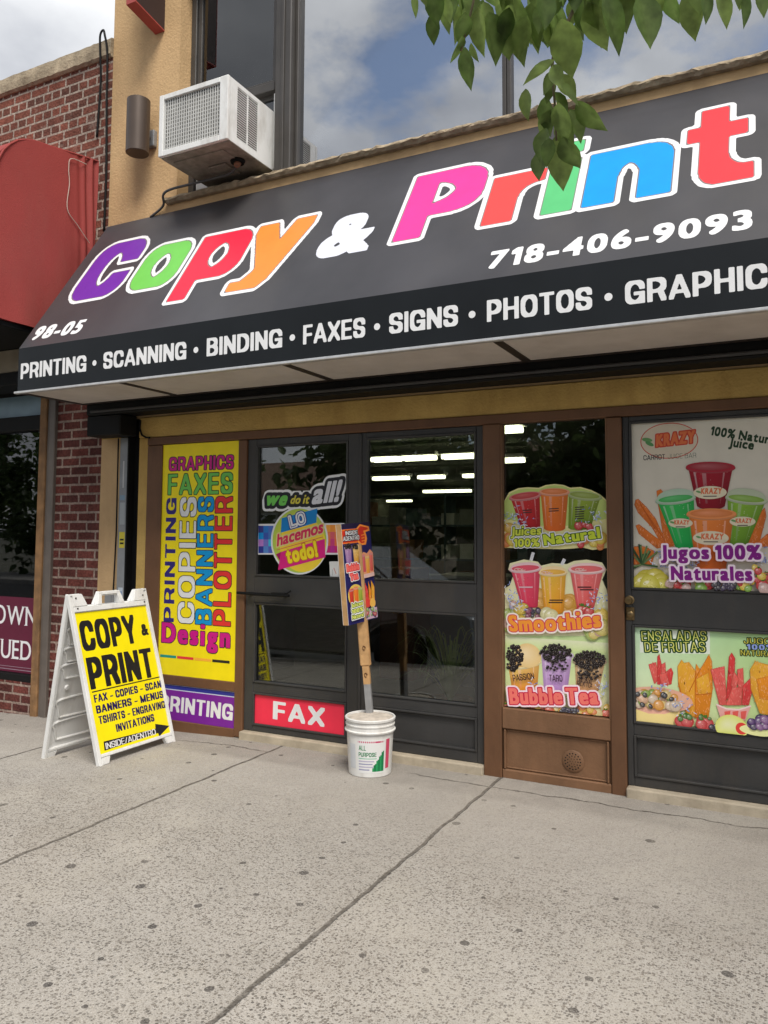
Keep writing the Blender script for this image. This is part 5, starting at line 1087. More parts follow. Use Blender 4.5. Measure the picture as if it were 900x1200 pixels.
A.build('artwork', t)

# ------------------------------------------------------------------ A-frame sign on the pavement
FX, RX, RDX, TOPZ = -2.295, -2.545, -2.845, 1.085
Yl, Yr = -.974, -.257
g0, g1 = gz(FX), gz(RDX)
t = thing('a_frame_sign', 'white plastic A-frame sign with yellow COPY & PRINT poster standing on the pavement', 'A-frame sign', (-2.57, -.64, g0))
PF = Plane((FX, Yl, g0), (0, 1, 0), (RX-FX, -.078, TOPZ-g0)); LF = math.dist((FX, Yl, g0), (RX, Yl-.078, TOPZ))
PB = Plane((RDX, Yl, g1), (0, 1, 0), (RX-RDX-.03, -.078, TOPZ-g1)); LB = math.dist((RDX, Yl, g1), (RX-.03, Yl-.078, TOPZ))
def on(P, dz=0.): return lambda a, c, h: tuple(P.o+P.u*a+P.v*c+P.n*(h+dz))
W_ = Yr-Yl
def pane_bars(P, L_, sgn, front):
    b = MB(); f = on(P); th = .034
    def bar(u0, u1, v0, v1, h0=0., h1=None):
        h1 = th*sgn if h1 is None else h1
        b.prism([(u0, v0), (u1, v0), (u1, v1), (u0, v1)], f, h0, h1)
    bar(0, .028, .0, L_-.002); bar(W_-.028, W_, .0, L_-.002)
    bar(.0285, W_-.0285, .048, .070); bar(.0285, W_-.0285, L_-.125, L_-.088)
    b.prism([(.0285, .0), (.085, .0), (.105, .0475), (.0285, .0475)], f, 0, th*sgn); b.prism([(W_-.085, .0), (W_-.0285, .0), (W_-.0285, .0475), (W_-.105, .0475)], f, 0, th*sgn)
    for u0, u1, s0, s1 in ((.0285, .150, 0, -.035), (W_-.150, W_-.0285, .035, 0)): b.prism([(u0, L_-.0875), (u1, L_-.0875), (u1+s1, L_-.002), (u0+s0, L_-.002)], f, 0, th*sgn)
    m = W_/2
    b.prism([(m-.125, L_-.0875), (m-.085, L_-.0875), (m-.068, L_+.002), (m-.098, L_+.002)], f, 0, th*sgn); b.prism([(m+.085, L_-.0875), (m+.125, L_-.0875), (m+.098, L_+.002), (m+.068, L_+.002)], f, 0, th*sgn)
    b.prism([(m-.0675, L_-.022), (m+.0675, L_-.022), (m+.0675, L_+.002), (m-.0675, L_+.002)], f, 0, th*sgn)
    bmesh.ops.recalc_face_normals(b.bm, faces=b.bm.faces)
    bmesh.ops.bevel(b.bm, geom=[e_ for e_ in b.bm.edges if e_.calc_length() > .03], offset=.004, segments=2, affect='EDGES')
    return b
pane_bars(PF, LF, -1, True).build('front_frame', WHITEP, t, auto=True)
b = MB(); b.prism([(.029, .0705), (W_-.029, .0705), (W_-.029, LF-.1255), (.029, LF-.1255)], on(PF), -.022, -.012); b.build('front_panel', WHITEP, t)
bb = pane_bars(PB, LB, 1, False); rear = bb.build('rear_frame', WHITEP, t, auto=True)
b = MB(); b.prism([(.029, .0705), (W_-.029, .0705), (W_-.029, LB-.1255), (.029, LB-.1255)], on(PB), .006, .014)
f = on(PB)
for v0, v1 in ((.12, .25), (.28, .41), (.56, .66), (.68, .78), (.80, .92)):                # raised ribs on the inner face
    for k in range(2):
        d = .022*k; P = smooth_path([(*f(.09+d, v0+d, .017),), (*f(W_-.09-d, v0+d, .017),), (*f(W_-.07-d, (v0+v1)/2, .017),), (*f(W_-.09-d, v1-d, .017),), (*f(.09+d, v1-d, .017),), (*f(.07+d, (v0+v1)/2, .017),), (*f(.09+d, v0+d, .017),)], 5)
        if k == 0: b.tube(P, .0075, 6, False)
b.lathe(tuple(PB.o), [(0, 0), (0, .0001)], 3)
c0 = f(W_/2, .49, .03); b.tube([f(W_/2, .49, .012), f(W_/2, .49, .034)], [.032, .024], 18); b.tube([f(.12, .49, .012), f(.12, .49, .024)], [.022, .016], 14); b.tube([f(W_-.12, .49, .012), f(W_-.12, .49, .024)], [.022, .016], 14)
b.build('rear_panel', WHITEP, t, auto=True)
b = MB()
for u in (.02, W_-.02):
    p, q_ = on(PF)(u, LF-.02, 0), on(PB)(u, LB-.02, 0); b.tube([p, q_], .009, 10)
b.build('hinge_pins', GALV, t)
SCREW = mat('dark_screw', (.08, .07, .06), .4, .6)
for u, v in ((.055, LF-.10), (W_-.05, LF-.05), (W_-.045, LF-.10), (.055, LF-.03)): MB().tube([on(PF)(u, v, 0), on(PF)(u, v, .004)], .006, 10).build('screw', SCREW, t)
A = Art(Plane(on(PF)(0, 0, -.012), PF.u, PF.v), .0008); zh = A.pl.zoom(40, 690, 5.294); PLT = lambda p: A.pl.at(40+p[0]/5.294, 690+p[1]/5.294)
A.rect(.030, .072, W_-.030, LF-.128, rgb(246, 228, 12))
DARK = (.014, .014, .016); NV = rgb(34, 26, 84)
for w, p0, p1, h, c, dl in (('COPY', (306, 392), (645, 335), .205, DARK, (.082, .052)), ('&', (670, 292), (712, 285), .085, DARK, (.05, .04)), ('PRINT', (352, 628), (752, 545), .212, DARK, (.082, .052)),
                            ('FAX - COPIES - SCAN', (375, 708), (790, 612), .052, NV, (.084, .052)), ('BANNERS - MENUS', (388, 776), (805, 675), .052, NV, (.084, .052)), ('TSHIRTS - ENGRAVING', (404, 842), (815, 738), .052, NV, (.084, .052)), ('INVITATIONS', (512, 890), (748, 820), .052, NV, (.084, .052))):
    a, c_ = PLT(p0), PLT(p1); A.text(w, a, c_, h, c, dl, 0, gap=.05)
A.line([PLT((358, 642)), PLT((782, 546))], .008, DARK)
A.poly([PLT(p) for p in ((430, 948), (752, 868), (750, 838), (838, 850), (776, 916), (768, 895), (436, 1005))], DARK)
a, c_ = PLT((446, 996)), PLT((756, 903)); A.text('INSIDE/ADENTRO', a, c_, .040, WHITE, (.05, .03), 0, gap=.05)
A.build('poster', t)

# ------------------------------------------------------------------ bucket of concrete and the sign on a stick
BC = (-.672, -.300, 0.)
t = thing('bucket', 'white plastic pail with a green ALL PURPOSE label, filled with concrete, before the doors', 'bucket', BC)
BUCK = mat('white_bucket_plastic', (.70, .69, .66), .42, var=.05, scale=9, dirt=(.42, .39, .34), dirt_amt=.6, dscale=7)
b = MB(); b.lathe(BC, [(.130, .0), (.134, .004), (.1475, .258), (.1475, .262), (.1600, .264), (.1615, .272), (.1525, .277), (.1525, .300), (.1565, .302), (.1565, .309), (.1515, .311), (.1515, .330), (.1595, .332), (.1605, .344), (.155, .349), (.148, .347), (.147, .300)], 64); b.build('pail', BUCK, t, auto=True)
b = MB(); r = random.Random(2); n = 48; rings = []
for k, rr in enumerate((.149, .12, .09, .06, .03)):
    rings.append([b.bm.verts.new((BC[0]+rr*math.cos(2*math.pi*i/n), BC[1]+rr*math.sin(2*math.pi*i/n), .336+.016*(1-(rr/.149)**2)+r.uniform(-.003, .003))) for i in range(n)])
for A_, B_ in zip(rings, rings[1:]):
    for i in range(n): b._f([A_[i], A_[(i+1) % n], B_[(i+1) % n], B_[i]])
b._f(rings[-1]); b.build('concrete_fill', mat('dusty_concrete', (.50, .44, .37), .95, var=.25, scale=20, bump=.8, bscale=60), t, smooth=True)
# label wrapped round the pail
def wrap_art():
    """flat label drawn in (angle, height) and bent round the pail"""
    class Wrap(Art):
        def add(s, V, F, col):
            V = np.asarray(V, float)
            if not len(V): return
            h = V[:, 1]; rad = .134+(h-.004)*(.0135/.254)+.0008+DZ*s.layer*.6; th = math.radians(-61)+V[:, 0]/.142
            s.V.append(np.stack([BC[0]+rad*np.cos(th), BC[1]+rad*np.sin(th), h], 1)); c = np.asarray(col, float); c = np.broadcast_to(c, (len(V), 3)) if c.ndim == 1 else c
            s.C.append(c); s.F += [[i+s.n for i in f_] for f_ in F]; s.n += len(V)
        def gridrect(s, u0, v0, u1, v1, col):
            s.up(); n_ = max(2, int(abs(u1-u0)/.012)); us = np.linspace(u0, u1, n_+1)
            s.add([(u, v0) for u in us]+[(u, v1) for u in us], [[i, i+1, n_+2+i, n_+1+i] for i in range(n_)], col)
    return Wrap(VAL)
A = wrap_art(); LG = rgb(20, 120, 70)
A.gridrect(-.085, .028, .098, .232, (.72, .72, .70)); A.gridrect(-.080, .212, .088, .222, rgb(190, 60, 100)); A.gridrect(.104, .05, .135, .228, rgb(200, 70, 100)); A.gridrect(-.150, .05, -.10, .2, (.6, .62, .64))
A.text('ALL', (-.074, .166), (-.028, .166), .030, LG, (.06, .05), 0, gap=.06, q=40); A.text('PURPOSE', (-.076, .128), (.038, .128), .026, LG, (.06, .05), 0, gap=.06, q=40); A.gridrect(-.076, .114, .040, .119, rgb(120, 180, 150))
for k, w in enumerate((.10, .09, .10, .07)): A.gridrect(-.076, .096-.017*k, -.076+w, .104-.017*k, rgb(150, 150, 175) if k % 2 else rgb(175, 170, 190))
for k in range(9): A.gridrect(.012+.0085*k, .038, .0215+.0085*k, .060+.0125*k+(.006 if k % 2 else 0), LG if k % 3 else rgb(40, 150, 90))
A.build('label', t)
b = MB(); P = [(BC[0]+.160*math.cos(a), BC[1]+.160*math.sin(a), .268-.13*math.sin(max(0, (a-math.pi*.05)/(math.pi*.9))*math.pi)*.0) for a in np.linspace(.1, math.pi-.1, 14)]
b.tube(P, .0025, 6); b.build('bail_handle', GALV, t, smooth=True)
# the stick sign
t = thing('sign_on_stick', 'two-sided INSIDE ADENTRO drinks sign on a leaning wooden stick set in the bucket', 'sign', (-.676, -.30, .34))
PSO = np.array((-.752, -.31, 1.248)); BW, BH = .308, .636; PV = np.array([-.0675, -.0528, 1.]); PV /= np.linalg.norm(PV)
PU = np.cross(PV, [math.cos(math.radians(-7.8)), math.sin(math.radians(-7.8)), 0]); PU /= np.linalg.norm(PU)
PB2 = Plane(PSO-PU*BW/2-PV*BH/2, PU, PV)
b = MB(); b.prism([(0, 0), (BW, 0), (BW, BH), (0, BH)], on(PB2), -.002, .0); b.build('front_board', PLASTIC, t)
b = MB(); b.prism([(0, 0), (BW, 0), (BW, BH), (0, BH)], on(PB2), -.044, -.042); b.build('rear_board', PLASTIC, t)
b = MB(); f = on(PB2)
for u0, u1, v0, v1 in ((0, .03, 0, BH), (BW-.03, BW, 0, BH)): b.prism([(u0, v0), (u1, v0), (u1, v1), (u0, v1)], f, -.0415, -.0025)
b.build('battens', WOOD, t)
tip = np.array(on(PB2)(.172, .45, -.022)); base = np.array(on(PB2)(.178, -.60, -.022))
def stick(b, k0, k1, w, d):
    p0, p1 = base+(tip-base)*k0, base+(tip-base)*k1; ax = (p1-p0)/np.linalg.norm(p1-p0); s1 = np.cross(ax, [.3, -1, 0]); s1 /= np.linalg.norm(s1); s2 = np.cross(ax, s1)
    c = [p0+s1*w/2*i+s2*d/2*j for i, j in ((-1, -1), (1, -1), (1, 1), (-1, 1))]; e_ = [x+(p1-p0) for x in c]
    A_ = [b.bm.verts.new(x) for x in c]; B_ = [b.bm.verts.new(x) for x in e_]; b._f(A_); b._f(B_[::-1])
    for i in range(4): b._f([A_[i], A_[(i+1) % 4], B_[(i+1) % 4], B_[i]])
b = MB(); stick(b, .30, 1.05, .068, .036); bmesh.ops.bevel(b.bm, geom=list(b.bm.edges), offset=.006, segments=2, affect='EDGES'); b.build('wide_stick', WOOD, t, auto=True)
b = MB(); stick(b, .19, .2995, .044, .034); b.build('narrow_stick', WOOD, t)
b = MB(); stick(b, -.03, .1895, .042, .036); b.build('cement_grey_end', mat('grey_stained_wood', (.24, .24, .24), .7, var=.2, scale=20), t)
b = MB()
for k, dx in ((.41, .006), (.245, .003)):
    p = base+(tip-base)*k; n_ = np.array([.3, -.95, 0]); 
    for j in range(2): b.tube([tuple(p+np.array([.008*math.cos(a_)*(1+j*.5)+dx, -.0195, .010*math.sin(a_)*(1+j*.4)])) for a_ in np.linspace(0, 5.2, 12)], .0016, 5)
b.build('knots', mat('dark_knot', (.12, .05, .015), .8), t)
A = Art(PB2, .0008); BLU = rgb(36, 34, 92); zf = PB2.zoom(385, 605, 8.57)
A.rect(0, 0, BW, BH, BLU); A.rect(0, BH-.03, BW, BH, rgb(40, 30, 60))
ORG = rgb(232, 120, 40); RD = rgb(206, 50, 36)
def R_(u0, v0, u1, v1, c, c2=None): A.rect(u0*BW, v0*BH, u1*BW, v1*BH, c, c2)
R_(.0, .80, .60, .945, ORG); R_(.02, .812, .58, .93, RD); 
A.poly([(.52*BW, .80*BH), (.52*BW, .95*BH), (.64*BW, .985*BH), (.95*BW, .955*BH), (.97*BW, .91*BH), (.82*BW, .90*BH), (.86*BW, .83*BH), (.80*BW, .77*BH), (.62*BW, .77*BH)], rgb(250, 150, 60)); A.poly([(.56*BW, .82*BH), (.56*BW, .94*BH), (.65*BW, .965*BH), (.91*BW, .942*BH), (.91*BW, .925*BH), (.74*BW, .915*BH), (.79*BW, .85*BH), (.75*BW, .79*BH), (.64*BW, .79*BH)], RD)
for k in range(3): A.line([(.66*BW, (.81+.03*k)*BH), (.77*BW, (.815+.03*k)*BH)], .006, rgb(250, 150, 60))
A.text('INSIDE', (.12*BW, .885*BH), (.54*BW, .885*BH), .026, WHITE, (.05, .04), 0, ((.005, (.02, .02, .03)),), gap=.08); A.text('ADENTRO', (.03*BW, .83*BH), (.58*BW, .83*BH), .028, WHITE, (.05, .04), 0, ((.005, (.02, .02, .03)),), gap=.08)
drink(A, (.05*BW, .76*BH), (.28*BW, .765*BH), (.08*BW, .585*BH), (.26*BW, .585*BH), rgb(170, 130, 170), rgb(150, 110, 165)); drink(A, (.32*BW, .76*BH), (.55*BW, .765*BH), (.34*BW, .60*BH), (.50*BW, .60*BH), rgb(226, 190, 110), rgb(214, 150, 40))
idq = lambda a_, c: (a_*BW, c*BH)
pearls(A, idq, .16, .775, .11, .025, 26, 61, .007, .010); pearls(A, idq, .40, .765, .08, .03, 20, 62, .007, .010)
A.text('Bubble', (.05*BW, .525*BH), (.48*BW, .53*BH), .044, rgb(240, 110, 100), (.07, .06), 0, ((.010, WHITE), (.005, rgb(200, 40, 60))), gap=.06); A.text('Tea', (.15*BW, .43*BH), (.42*BW, .44*BH), .044, rgb(240, 110, 100), (.07, .06), 0, ((.010, WHITE), (.005, rgb(200, 40, 60))), gap=.06)
A.poly([(.56*BW, .43*BH), (.98*BW, .44*BH), (1.0*BW, .68*BH), (.90*BW, .72*BH), (.78*BW, .68*BH), (.66*BW, .70*BH), (.54*BW, .66*BH)], rgb(232, 160, 120)); drink(A, (.58*BW, .66*BH), (.70*BW, .66*BH), (.60*BW, .5*BH), (.70*BW, .5*BH), rgb(226, 110, 120), rgb(214, 80, 90)); drink(A, (.86*BW, .67*BH), (.98*BW, .67*BH), (.86*BW, .5*BH), (.96*BW, .5*BH), rgb(236, 120, 110), rgb(220, 90, 80)); drink(A, (.71*BW, .64*BH), (.85*BW, .64*BH), (.73*BW, .48*BH), (.83*BW, .48*BH), rgb(246, 190, 90), rgb(236, 150, 50))
A.poly([(.54*BW, .43*BH), (.99*BW, .44*BH), (.99*BW, .48*BH), (.54*BW, .47*BH)], rgb(230, 190, 180))
A.ell(.28*BW, .28*BH, .26*BW, .11*BH, rgb(220, 190, 90)); drink(A, (.06*BW, .335*BH), (.22*BW, .34*BH), (.08*BW, .2*BH), (.2*BW, .2*BH), rgb(206, 70, 50), rgb(190, 50, 40)); drink(A, (.22*BW, .35*BH), (.38*BW, .35*BH), (.24*BW, .2*BH), (.36*BW, .2*BH), rgb(236, 130, 50), rgb(226, 100, 40)); drink(A, (.38*BW, .34*BH), (.52*BW, .335*BH), (.39*BW, .2*BH), (.5*BW, .2*BH), rgb(170, 180, 70), rgb(130, 160, 50))
for w, v in (('Juices', .165), ('100%', .105), ('Natural', .05)): A.text(w, (.10*BW, v*BH), (.50*BW, (v+.008)*BH), .026, rgb(214, 220, 110), (.05, .045), 0, ((.009, WHITE), (.004, rgb(60, 90, 30))), gap=.06)
pieces(A, idq, [(((.62, .38), (.70, .32), (.72, .2), (.60, .2)), WM), (((.74, .39), (.82, .3), (.80, .2), (.72, .2)), MG2), (((.84, .40), (.94, .33), (.92, .2), (.82, .2)), MG)]); A.ell(.66*BW, .18*BH, .10*BW, .05*BH, rgb(226, 70, 60)); A.ell(.84*BW, .17*BH, .10*BW, .05*BH, rgb(246, 190, 90))
A.rect(.56*BW, .015*BH, .98*BW, .12*BH, rgb(200, 170, 190)); blobs(A, idq, [(random.uniform(.58, .96), random.uniform(.03, .12)) for _ in range(16)], [rgb(60, 60, 110), rgb(200, 60, 60), rgb(230, 220, 230), rgb(150, 180, 90)], .010, .018, 66)
A.build('artwork', t)

# ------------------------------------------------------------------ across the street (seen only mirrored in the glass)
def leaf_mat(name, c, var=.3, trans=.55):
    m = bpy.data.materials.new(name); m.use_nodes = True; t_ = m.node_tree; N = t_.nodes; K = t_.links.new; p = N['Principled BSDF']
    p.inputs['Roughness'].default_value = .42; p.inputs['Specular IOR Level'].default_value = .4
    a = N.new('ShaderNodeAttribute'); a.attribute_name = 'ink'; n = N.new('ShaderNodeTexNoise'); n.inputs['Scale'].default_value = 30; tc_ = N.new('ShaderNodeTexCoord'); K(tc_.outputs['Object'], n.inputs['Vector'])
    mr = N.new('ShaderNodeMapRange'); mr.inputs[1].default_value = .3; mr.inputs[2].default_value = .7; mr.inputs[3].default_value = 1-var; mr.inputs[4].default_value = 1+var; K(n.outputs['Fac'], mr.inputs[0])
    mu = N.new('ShaderNodeMix'); mu.data_type = 'RGBA'; mu.blend_type = 'MULTIPLY'; mu.inputs[0].default_value = 1; K(a.outputs['Color'], mu.inputs[6]); K(mr.outputs[0], mu.inputs[7]); K(mu.outputs[2], p.inputs['Base Color'])
    o = N['Material Output']; x = N.new('ShaderNodeMixShader'); x.inputs[0].default_value = trans; tl = N.new('ShaderNodeBsdfTranslucent'); K(mu.outputs[2], tl.inputs[0]); K(p.outputs[0], x.inputs[1]); K(tl.outputs[0], x.inputs[2]); K(x.outputs[0], o.inputs[0])
    return m
LEAFM = leaf_mat('green_leaves', None)
BARK = mat('grey_brown_bark', (.11, .085, .06), .9, var=.35, scale=12, bump=.8, bscale=30)
def leaves_obj(L_, name, parent, wide=.24, seed=1, c0=(.075, .135, .028), c1=(.26, .36, .095)):
    """L_: list of (base, tip, normal). Each leaf is a folded, pointed, slightly curled blade."""
    r = random.Random(seed); V, F_, Cc = [], [], []
    off = root_loc(parent)
    prof_ = [(0, .05), (.10, .55), (.28, .95), (.45, 1.), (.62, .82), (.80, .45), (.92, .16), (1., .0)]
    for B_, T_, N_ in L_:
        B_, T_, N_ = np.array(B_), np.array(T_), np.array(N_); ax = T_-B_; L = np.linalg.norm(ax); ax /= L; s_ = np.cross(ax, N_); s_ /= np.linalg.norm(s_)+1e-9; n_ = np.cross(s_, ax)
        w = L*wide*r.uniform(.85, 1.15); k = r.uniform(-.10, .25); b0 = len(V); c = lerp(c0, c1, r.random()**1.3); fold = r.uniform(.15, .5)
        for t_, h in prof_:
            m_ = B_+ax*L*t_-n_*k*L*(t_*t_)*.6
            wv = .05*L*math.sin(t_*9+r.random())
            V += [m_-s_*w*h+n_*(fold*w*h)+n_*wv*.15, m_, m_+s_*w*h+n_*(fold*w*h)]; Cc += [c*r.uniform(.9, 1.1), lerp(c, (.25, .32, .12), .25), c*r.uniform(.9, 1.1)]
        for i in range(len(prof_)-1):
            a = b0+3*i; F_ += [[a, a+1, a+4, a+3], [a+1, a+2, a+5, a+4]]
    me = bpy.data.meshes.new(name); me.from_pydata((np.array(V)-off).tolist(), [], F_); a = me.attributes.new('ink', 'FLOAT_COLOR', 'POINT')
    a.data.foreach_set('color', np.hstack([np.clip(np.array(Cc), 0, 1), np.ones((len(Cc), 1))]).ravel().astype(np.float32)); me.polygons.foreach_set('use_smooth', [True]*len(F_))
    me.materials.append(LEAFM); o = bpy.data.objects.new(name, me); COL.objects.link(o)
    if parent is not None: o.parent = parent
    return o
def crown(c, rad, n, seed, size):
    r = random.Random(seed); out = []
    cl = [(c[0]+rad[0]*r.gauss(0, .5), c[1]+rad[1]*r.gauss(0, .45), c[2]+rad[2]*r.gauss(0, .5)) for _ in range(38)]
    for k in range(n):
        q = cl[r.randrange(len(cl))]; p = np.array([q[i]+rad[i]*r.gauss(0, .17) for i in range(3)]); d = np.array([r.gauss(0, 1), r.gauss(0, 1), r.gauss(-.5, .7)]); d /= np.linalg.norm(d)
        out.append((p, p+d*size*r.uniform(.7, 1.3), (r.gauss(0, .6), r.gauss(0, .6), 1)))
    return out, cl
def far_tree(x, y, h, seed, label):
    z = -.3; t_ = thing('street_tree', label, 'tree', (x, y, z), 'trees across the street')
    L_, cl = crown((x, y, z+h*.60), (h*.40, h*.34, h*.40), 2600, seed, .34)
    b = MB(); b.tube([(x, y, z-.2), (x+.05, y, z+h*.25), (x-.05, y, z+h*.55), (x, y, z+h*.8)], [.2, .16, .11, .03], 10)
    for q in cl[:7]: b.tube(smooth_path([(x, y, z+h*.35), ((x+q[0])/2, (y+q[1])/2, (z+h*.4+q[2])/2+.1), q], 4), [.08*(1-i/10) for i in range(9)], 6)
    b.build('trunk', BARK, t_, smooth=True); leaves_obj(L_, 'crown', t_, .36, seed, (.022, .045, .012), (.06, .10, .028))
for i, (x, y, h) in enumerate(((-44, -24, 7.), (-33, -21, 6.5), (-24.5, -18.5, 6.2), (-17.5, -17.5, 5.6), (-10.2, -17, 5.5), (-6.4, -18, 6.0), (-3.0, -17, 5.4), (.6, -17.6, 5.8), (4.5, -17, 5.6))): far_tree(x, y, h, 100+i, 'dense street tree on the far side of the road')
SIDING = mat('cream_siding', (.45, .40, .32), .8, var=.1); ROOFM = mat('brown_shingles', (.14, .085, .06), .9, var=.3, scale=4)
for i, (x0, x1, h) in enumerate(((-21, -11.6, 4.2), (-9, 2, 4.6))):
    t_ = thing('house', 'low cream house with a brown roof across the street', 'house', ((x0+x1)/2, -25, -.3), 'houses across the street')
    b = MB(); b.box(x0, x1, -30, -22, -.4, h-1.3); b.build('wall', SIDING, t_)
    b = MB(); b.prism([(-21.4, h-1.3), (-26, h+.6), (-30.6, h-1.3)], lambda a, c, hh: (hh, a, c), x0-.4, x1+.4); b.build('roof', ROOFM, t_)
    for k in range(4):
        xx = x0+1+k*(x1-x0-2)/3.6; b = MB(); frame_box(b, xx, xx+1.1, .9, 2.3, -22.0, -21.94, .08); w_ = b.build('window', WHITEP, t_); b = MB(); b.box(xx+.081, xx+1.02, -21.99, -21.97, .981, 2.22); b.build('pane', UGLASS, w_)
# parked car at the kerb
PAINT = mat('silver_car_paint', (.34, .35, .36), .25, .5, var=.03, spec=.6); TYRE = mat('tyre_rubber', (.02, .02, .02), .8); RIM = mat('alloy_rim', (.5, .5, .5), .3, .8)
cx0, cz, cy0, cy1 = -6.25, -.27, -5.5, -3.75
t_ = thing('parked_car', 'silver parked car at the kerb opposite the shop doors', 'car', (-3.9, -4.6, cz))
prof_ = [(0, .35), (.02, .75), (.12, .95), (.9, 1.02), (1.35, 1.50), (2.0, 1.60), (3.1, 1.57), (3.75, 1.12), (4.4, 1.0), (4.72, .82), (4.78, .40), (4.7, .25), (4.28, .25), (4.22, .50), (4.0, .66), (3.76, .70), (3.52, .66), (3.3, .5), (3.24, .25), (1.5, .25), (1.44, .50), (1.22, .66), (.98, .70), (.74, .66), (.52, .50), (.46, .25), (.1, .25)]
b = MB(); b.prism([(a, c) for a, c in prof_], lambda a, c, h: (cx0+a, (cy0+cy1)/2+h*(1-max(0, c-1.0)*.28), cz+c), -(cy1-cy0)/2, (cy1-cy0)/2)
bmesh.ops.recalc_face_normals(b.bm, faces=b.bm.faces); bmesh.ops.bevel(b.bm, geom=[e_ for e_ in b.bm.edges if len(e_.link_faces) == 2 and e_.calc_face_angle(0) > .9], offset=.04, segments=3, affect='EDGES'); b.build('body', PAINT, t_, auto=True)
for P in (((1.0, 1.06), (1.42, 1.46), (2.25, 1.53), (2.25, 1.06)), ((2.33, 1.06), (2.33, 1.53), (3.02, 1.50), (3.6, 1.08))):
    b = MB(); ym = (cy0+cy1)/2; hw = (cy1-cy0)/2
    for sgn in (-1, 1): b.prism(P, lambda a, c, h, sgn=sgn: (cx0+a, ym+sgn*(hw*(1-max(0, c-1.0)*.28)+.004+h), cz+c), 0, .004)
    b.build('side_window', UGLASS if False else mat('tinted_window', (.01, .012, .012), .05, spec=.8), t_)
for wx in (.98, 3.76):
    for wy in (cy0+.10, cy1-.10):
        b = MB(); b.lathe((cx0+wx, wy+.1, cz+.33), [(.2, 0), (.31, .0), (.33, .03), (.33, .17), (.31, .2), (.2, .2)], 32, 'y'); w_ = b.build('wheel', TYRE, t_, auto=True)
        b = MB(); b.lathe((cx0+wx, wy+.098, cz+.33), [(.0, -.001), (.05, -.0), (.06, .02), (.2, .02), (.205, .0)], 24, 'y'); b.build('rim', RIM, w_)

# ------------------------------------------------------------------ the tree on this pavement whose branch hangs into the picture
TX, TY = 4.6, -2.9
t_ = thing('street_tree', 'leafy tree branch hanging into the top right of the picture in front of the awning', 'tree', (TX, TY, 0))
L_, cl = crown((TX+.6, TY-.6, 5.3), (1.5, 1.5, 1.3), 1500, 77, .13)
def ray_at(px, py, dist):
    d = AX.T @ np.array([(px-450)/F_PX, (py-CY_PX)/F_PX, 1.]); return CAM+d*dist/np.linalg.norm(d)
hub = np.array((1.62, -2.72, 3.18))
b = MB(); b.tube(smooth_path([(TX, TY, -.1), (TX+.03, TY, 1.2), (TX-.05, TY+.03, 2.4), (TX+.1, TY-.1, 3.6), (TX+.4, TY-.4, 5.2), (TX+.6, TY-.6, 6.3)], 5), list(np.linspace(.15, .03, 26)), 14)
for q in cl[:10]: b.tube(smooth_path([(TX+.1, TY-.1, 3.6), ((TX+q[0])/2, (TY+q[1])/2, (3.9+q[2])/2+.15), q], 4), [.05*(1-i/10) for i in range(9)], 7)
b.build('trunk', BARK, t_, smooth=True)
TWIG = mat('green_brown_twig', (.16, .13, .07), .6, var=.25, scale=20)
b = MB()
arch = smooth_path([(TX-.03, TY+.03, 2.8), (3.6, -2.85, 3.25), (2.5, -2.8, 3.26), tuple(hub), tuple(ray_at(700, -40, 2.56)), tuple(ray_at(600, -25, 2.5)), tuple(ray_at(520, -15, 2.45)), tuple(ray_at(470, -8, 2.45))], 5)
b.tube(arch, list(np.linspace(.032, .003, len(arch))), 8)
tw = smooth_path([tuple(ray_at(700, -40, 2.56)), tuple(ray_at(668, 20, 2.52)), tuple(ray_at(648, 68, 2.5)), tuple(ray_at(650, 120, 2.5)), tuple(ray_at(652, 165, 2.5))], 5); b.tube(tw, list(np.linspace(.0060, .0028, len(tw))), 7)
tw2 = smooth_path([tuple(ray_at(560, -20, 2.47)), tuple(ray_at(548, 30, 2.46)), tuple(ray_at(540, 60, 2.46))], 4); b.tube(tw2, .0032, 6)
b.build('branch', TWIG, t_, smooth=True)
r = random.Random(11)
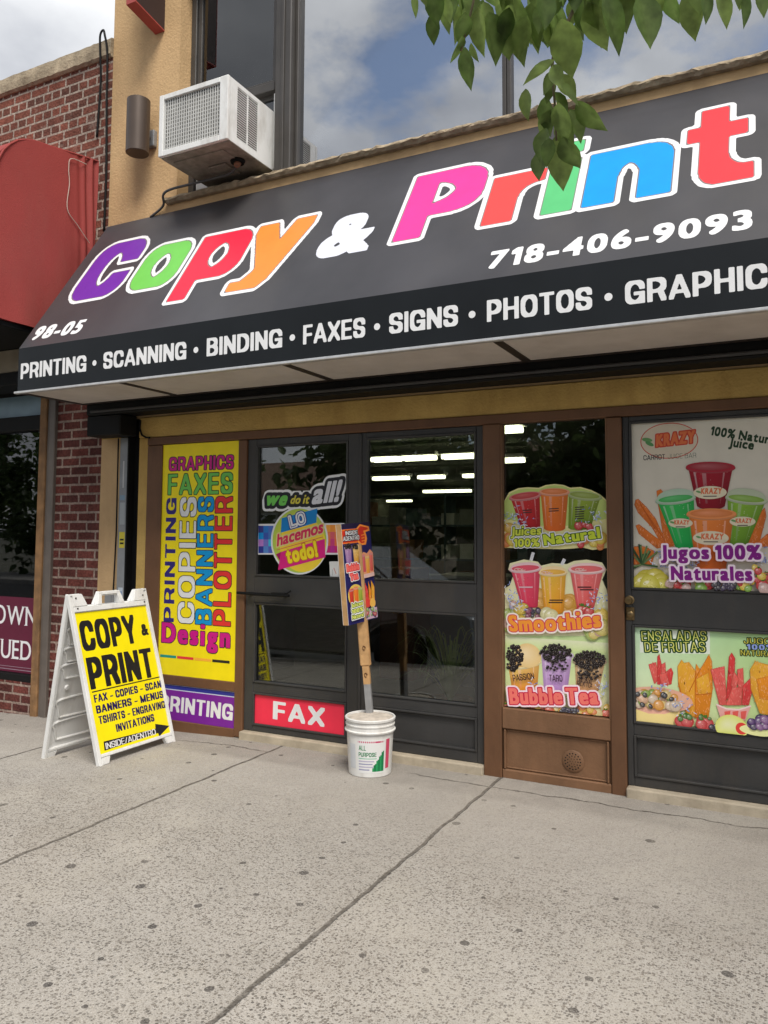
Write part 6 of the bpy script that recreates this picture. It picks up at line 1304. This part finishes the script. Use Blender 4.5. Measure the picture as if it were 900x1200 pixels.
# base and tip of the hanging leaves, each at its own distance
LV = [((483, -8), (489, 22)), ((505, -12), (514, 31)), ((492, -15), (500, 8)), ((530, -6), (528, 25)), ((545, 14), (537, 52)), ((541, 42), (529, 76)), ((545, 55), (550, 108)), ((552, 50), (561, 74)), ((560, 8), (568, 68)), ((572, 14), (585, 77)), ((590, 20), (597, 72)), ((603, -5), (612, 80)), ((610, 12), (600, 52)), ((625, 0), (630, 60)), ((638, -10), (640, 35)), ((618, 18), (607, 68)),
      ((646, 0), (652, 66)), ((658, 22), (671, 94)), ((684, -5), (690, 47)), ((690, 2), (709, 64)), ((708, -12), (728, 66)), ((735, -14), (733, 40)), ((752, -8), (761, 59)), ((765, -16), (770, 30)), ((782, -14), (792, 32)), ((806, -10), (815, 49)), ((826, -14), (830, 28)), ((842, -12), (850, 36)), ((862, -14), (867, 10)), ((868, -10), (876, 31)), ((890, -12), (897, 20)),
      ((650, 70), (612, 100)), ((650, 82), (636, 112)), ((648, 92), (640, 122)), ((655, 88), (676, 116)), ((616, 104), (617, 142)), ((640, 112), (644, 162)), ((650, 108), (668, 148)), ((654, 100), (680, 124)), ((676, 118), (709, 157)), ((655, 120), (663, 170)), ((668, 128), (682, 168)), ((640, 150), (634, 192)), ((634, 176), (632, 213)), ((652, 158), (661, 225)), ((660, 160), (679, 200)), ((644, 162), (640, 196)), ((648, 76), (660, 105)), ((653, 140), (672, 176)), ((646, 128), (632, 158))]
HL = []
def hang(p0, p1, d):
    B_, T_ = ray_at(*p0, d), ray_at(*p1, d+r.uniform(-.05, .05)); v = CAM-B_; v /= np.linalg.norm(v)
    side = np.cross(v, T_-B_); side /= np.linalg.norm(side); th = r.uniform(-.9, .9); HL.append((B_, T_, v*math.cos(th)+side*math.sin(th)+np.array((0, 0, .25))))
for p0, p1 in LV: hang(p0, p1, r.uniform(2.42, 2.62))
for k in range(80):                                                 # the denser leaves behind and above
    x = r.uniform(500, 720); y = r.uniform(-40, 18); hang((x, y), (x+r.uniform(-12, 16), y+r.uniform(28, 52)), r.uniform(2.5, 2.85))
for k in range(26):
    x = r.uniform(700, 940); y = r.uniform(-60, -22); hang((x, y), (x+r.uniform(-12, 16), y+r.uniform(28, 48)), r.uniform(2.5, 2.85))
for k in range(60):
    p = np.array(arch[r.randrange(4, 22)]); d = np.array((r.gauss(0, .5), r.gauss(0, .5), -1)); d /= np.linalg.norm(d); HL.append((p, p+d*r.uniform(.08, .13), (r.gauss(0, 1), r.gauss(0, 1), .5)))
leaves_obj(HL, 'hanging_leaves', t_, .27, 12)
leaves_obj(L_, 'crown', t_, .27, 13)
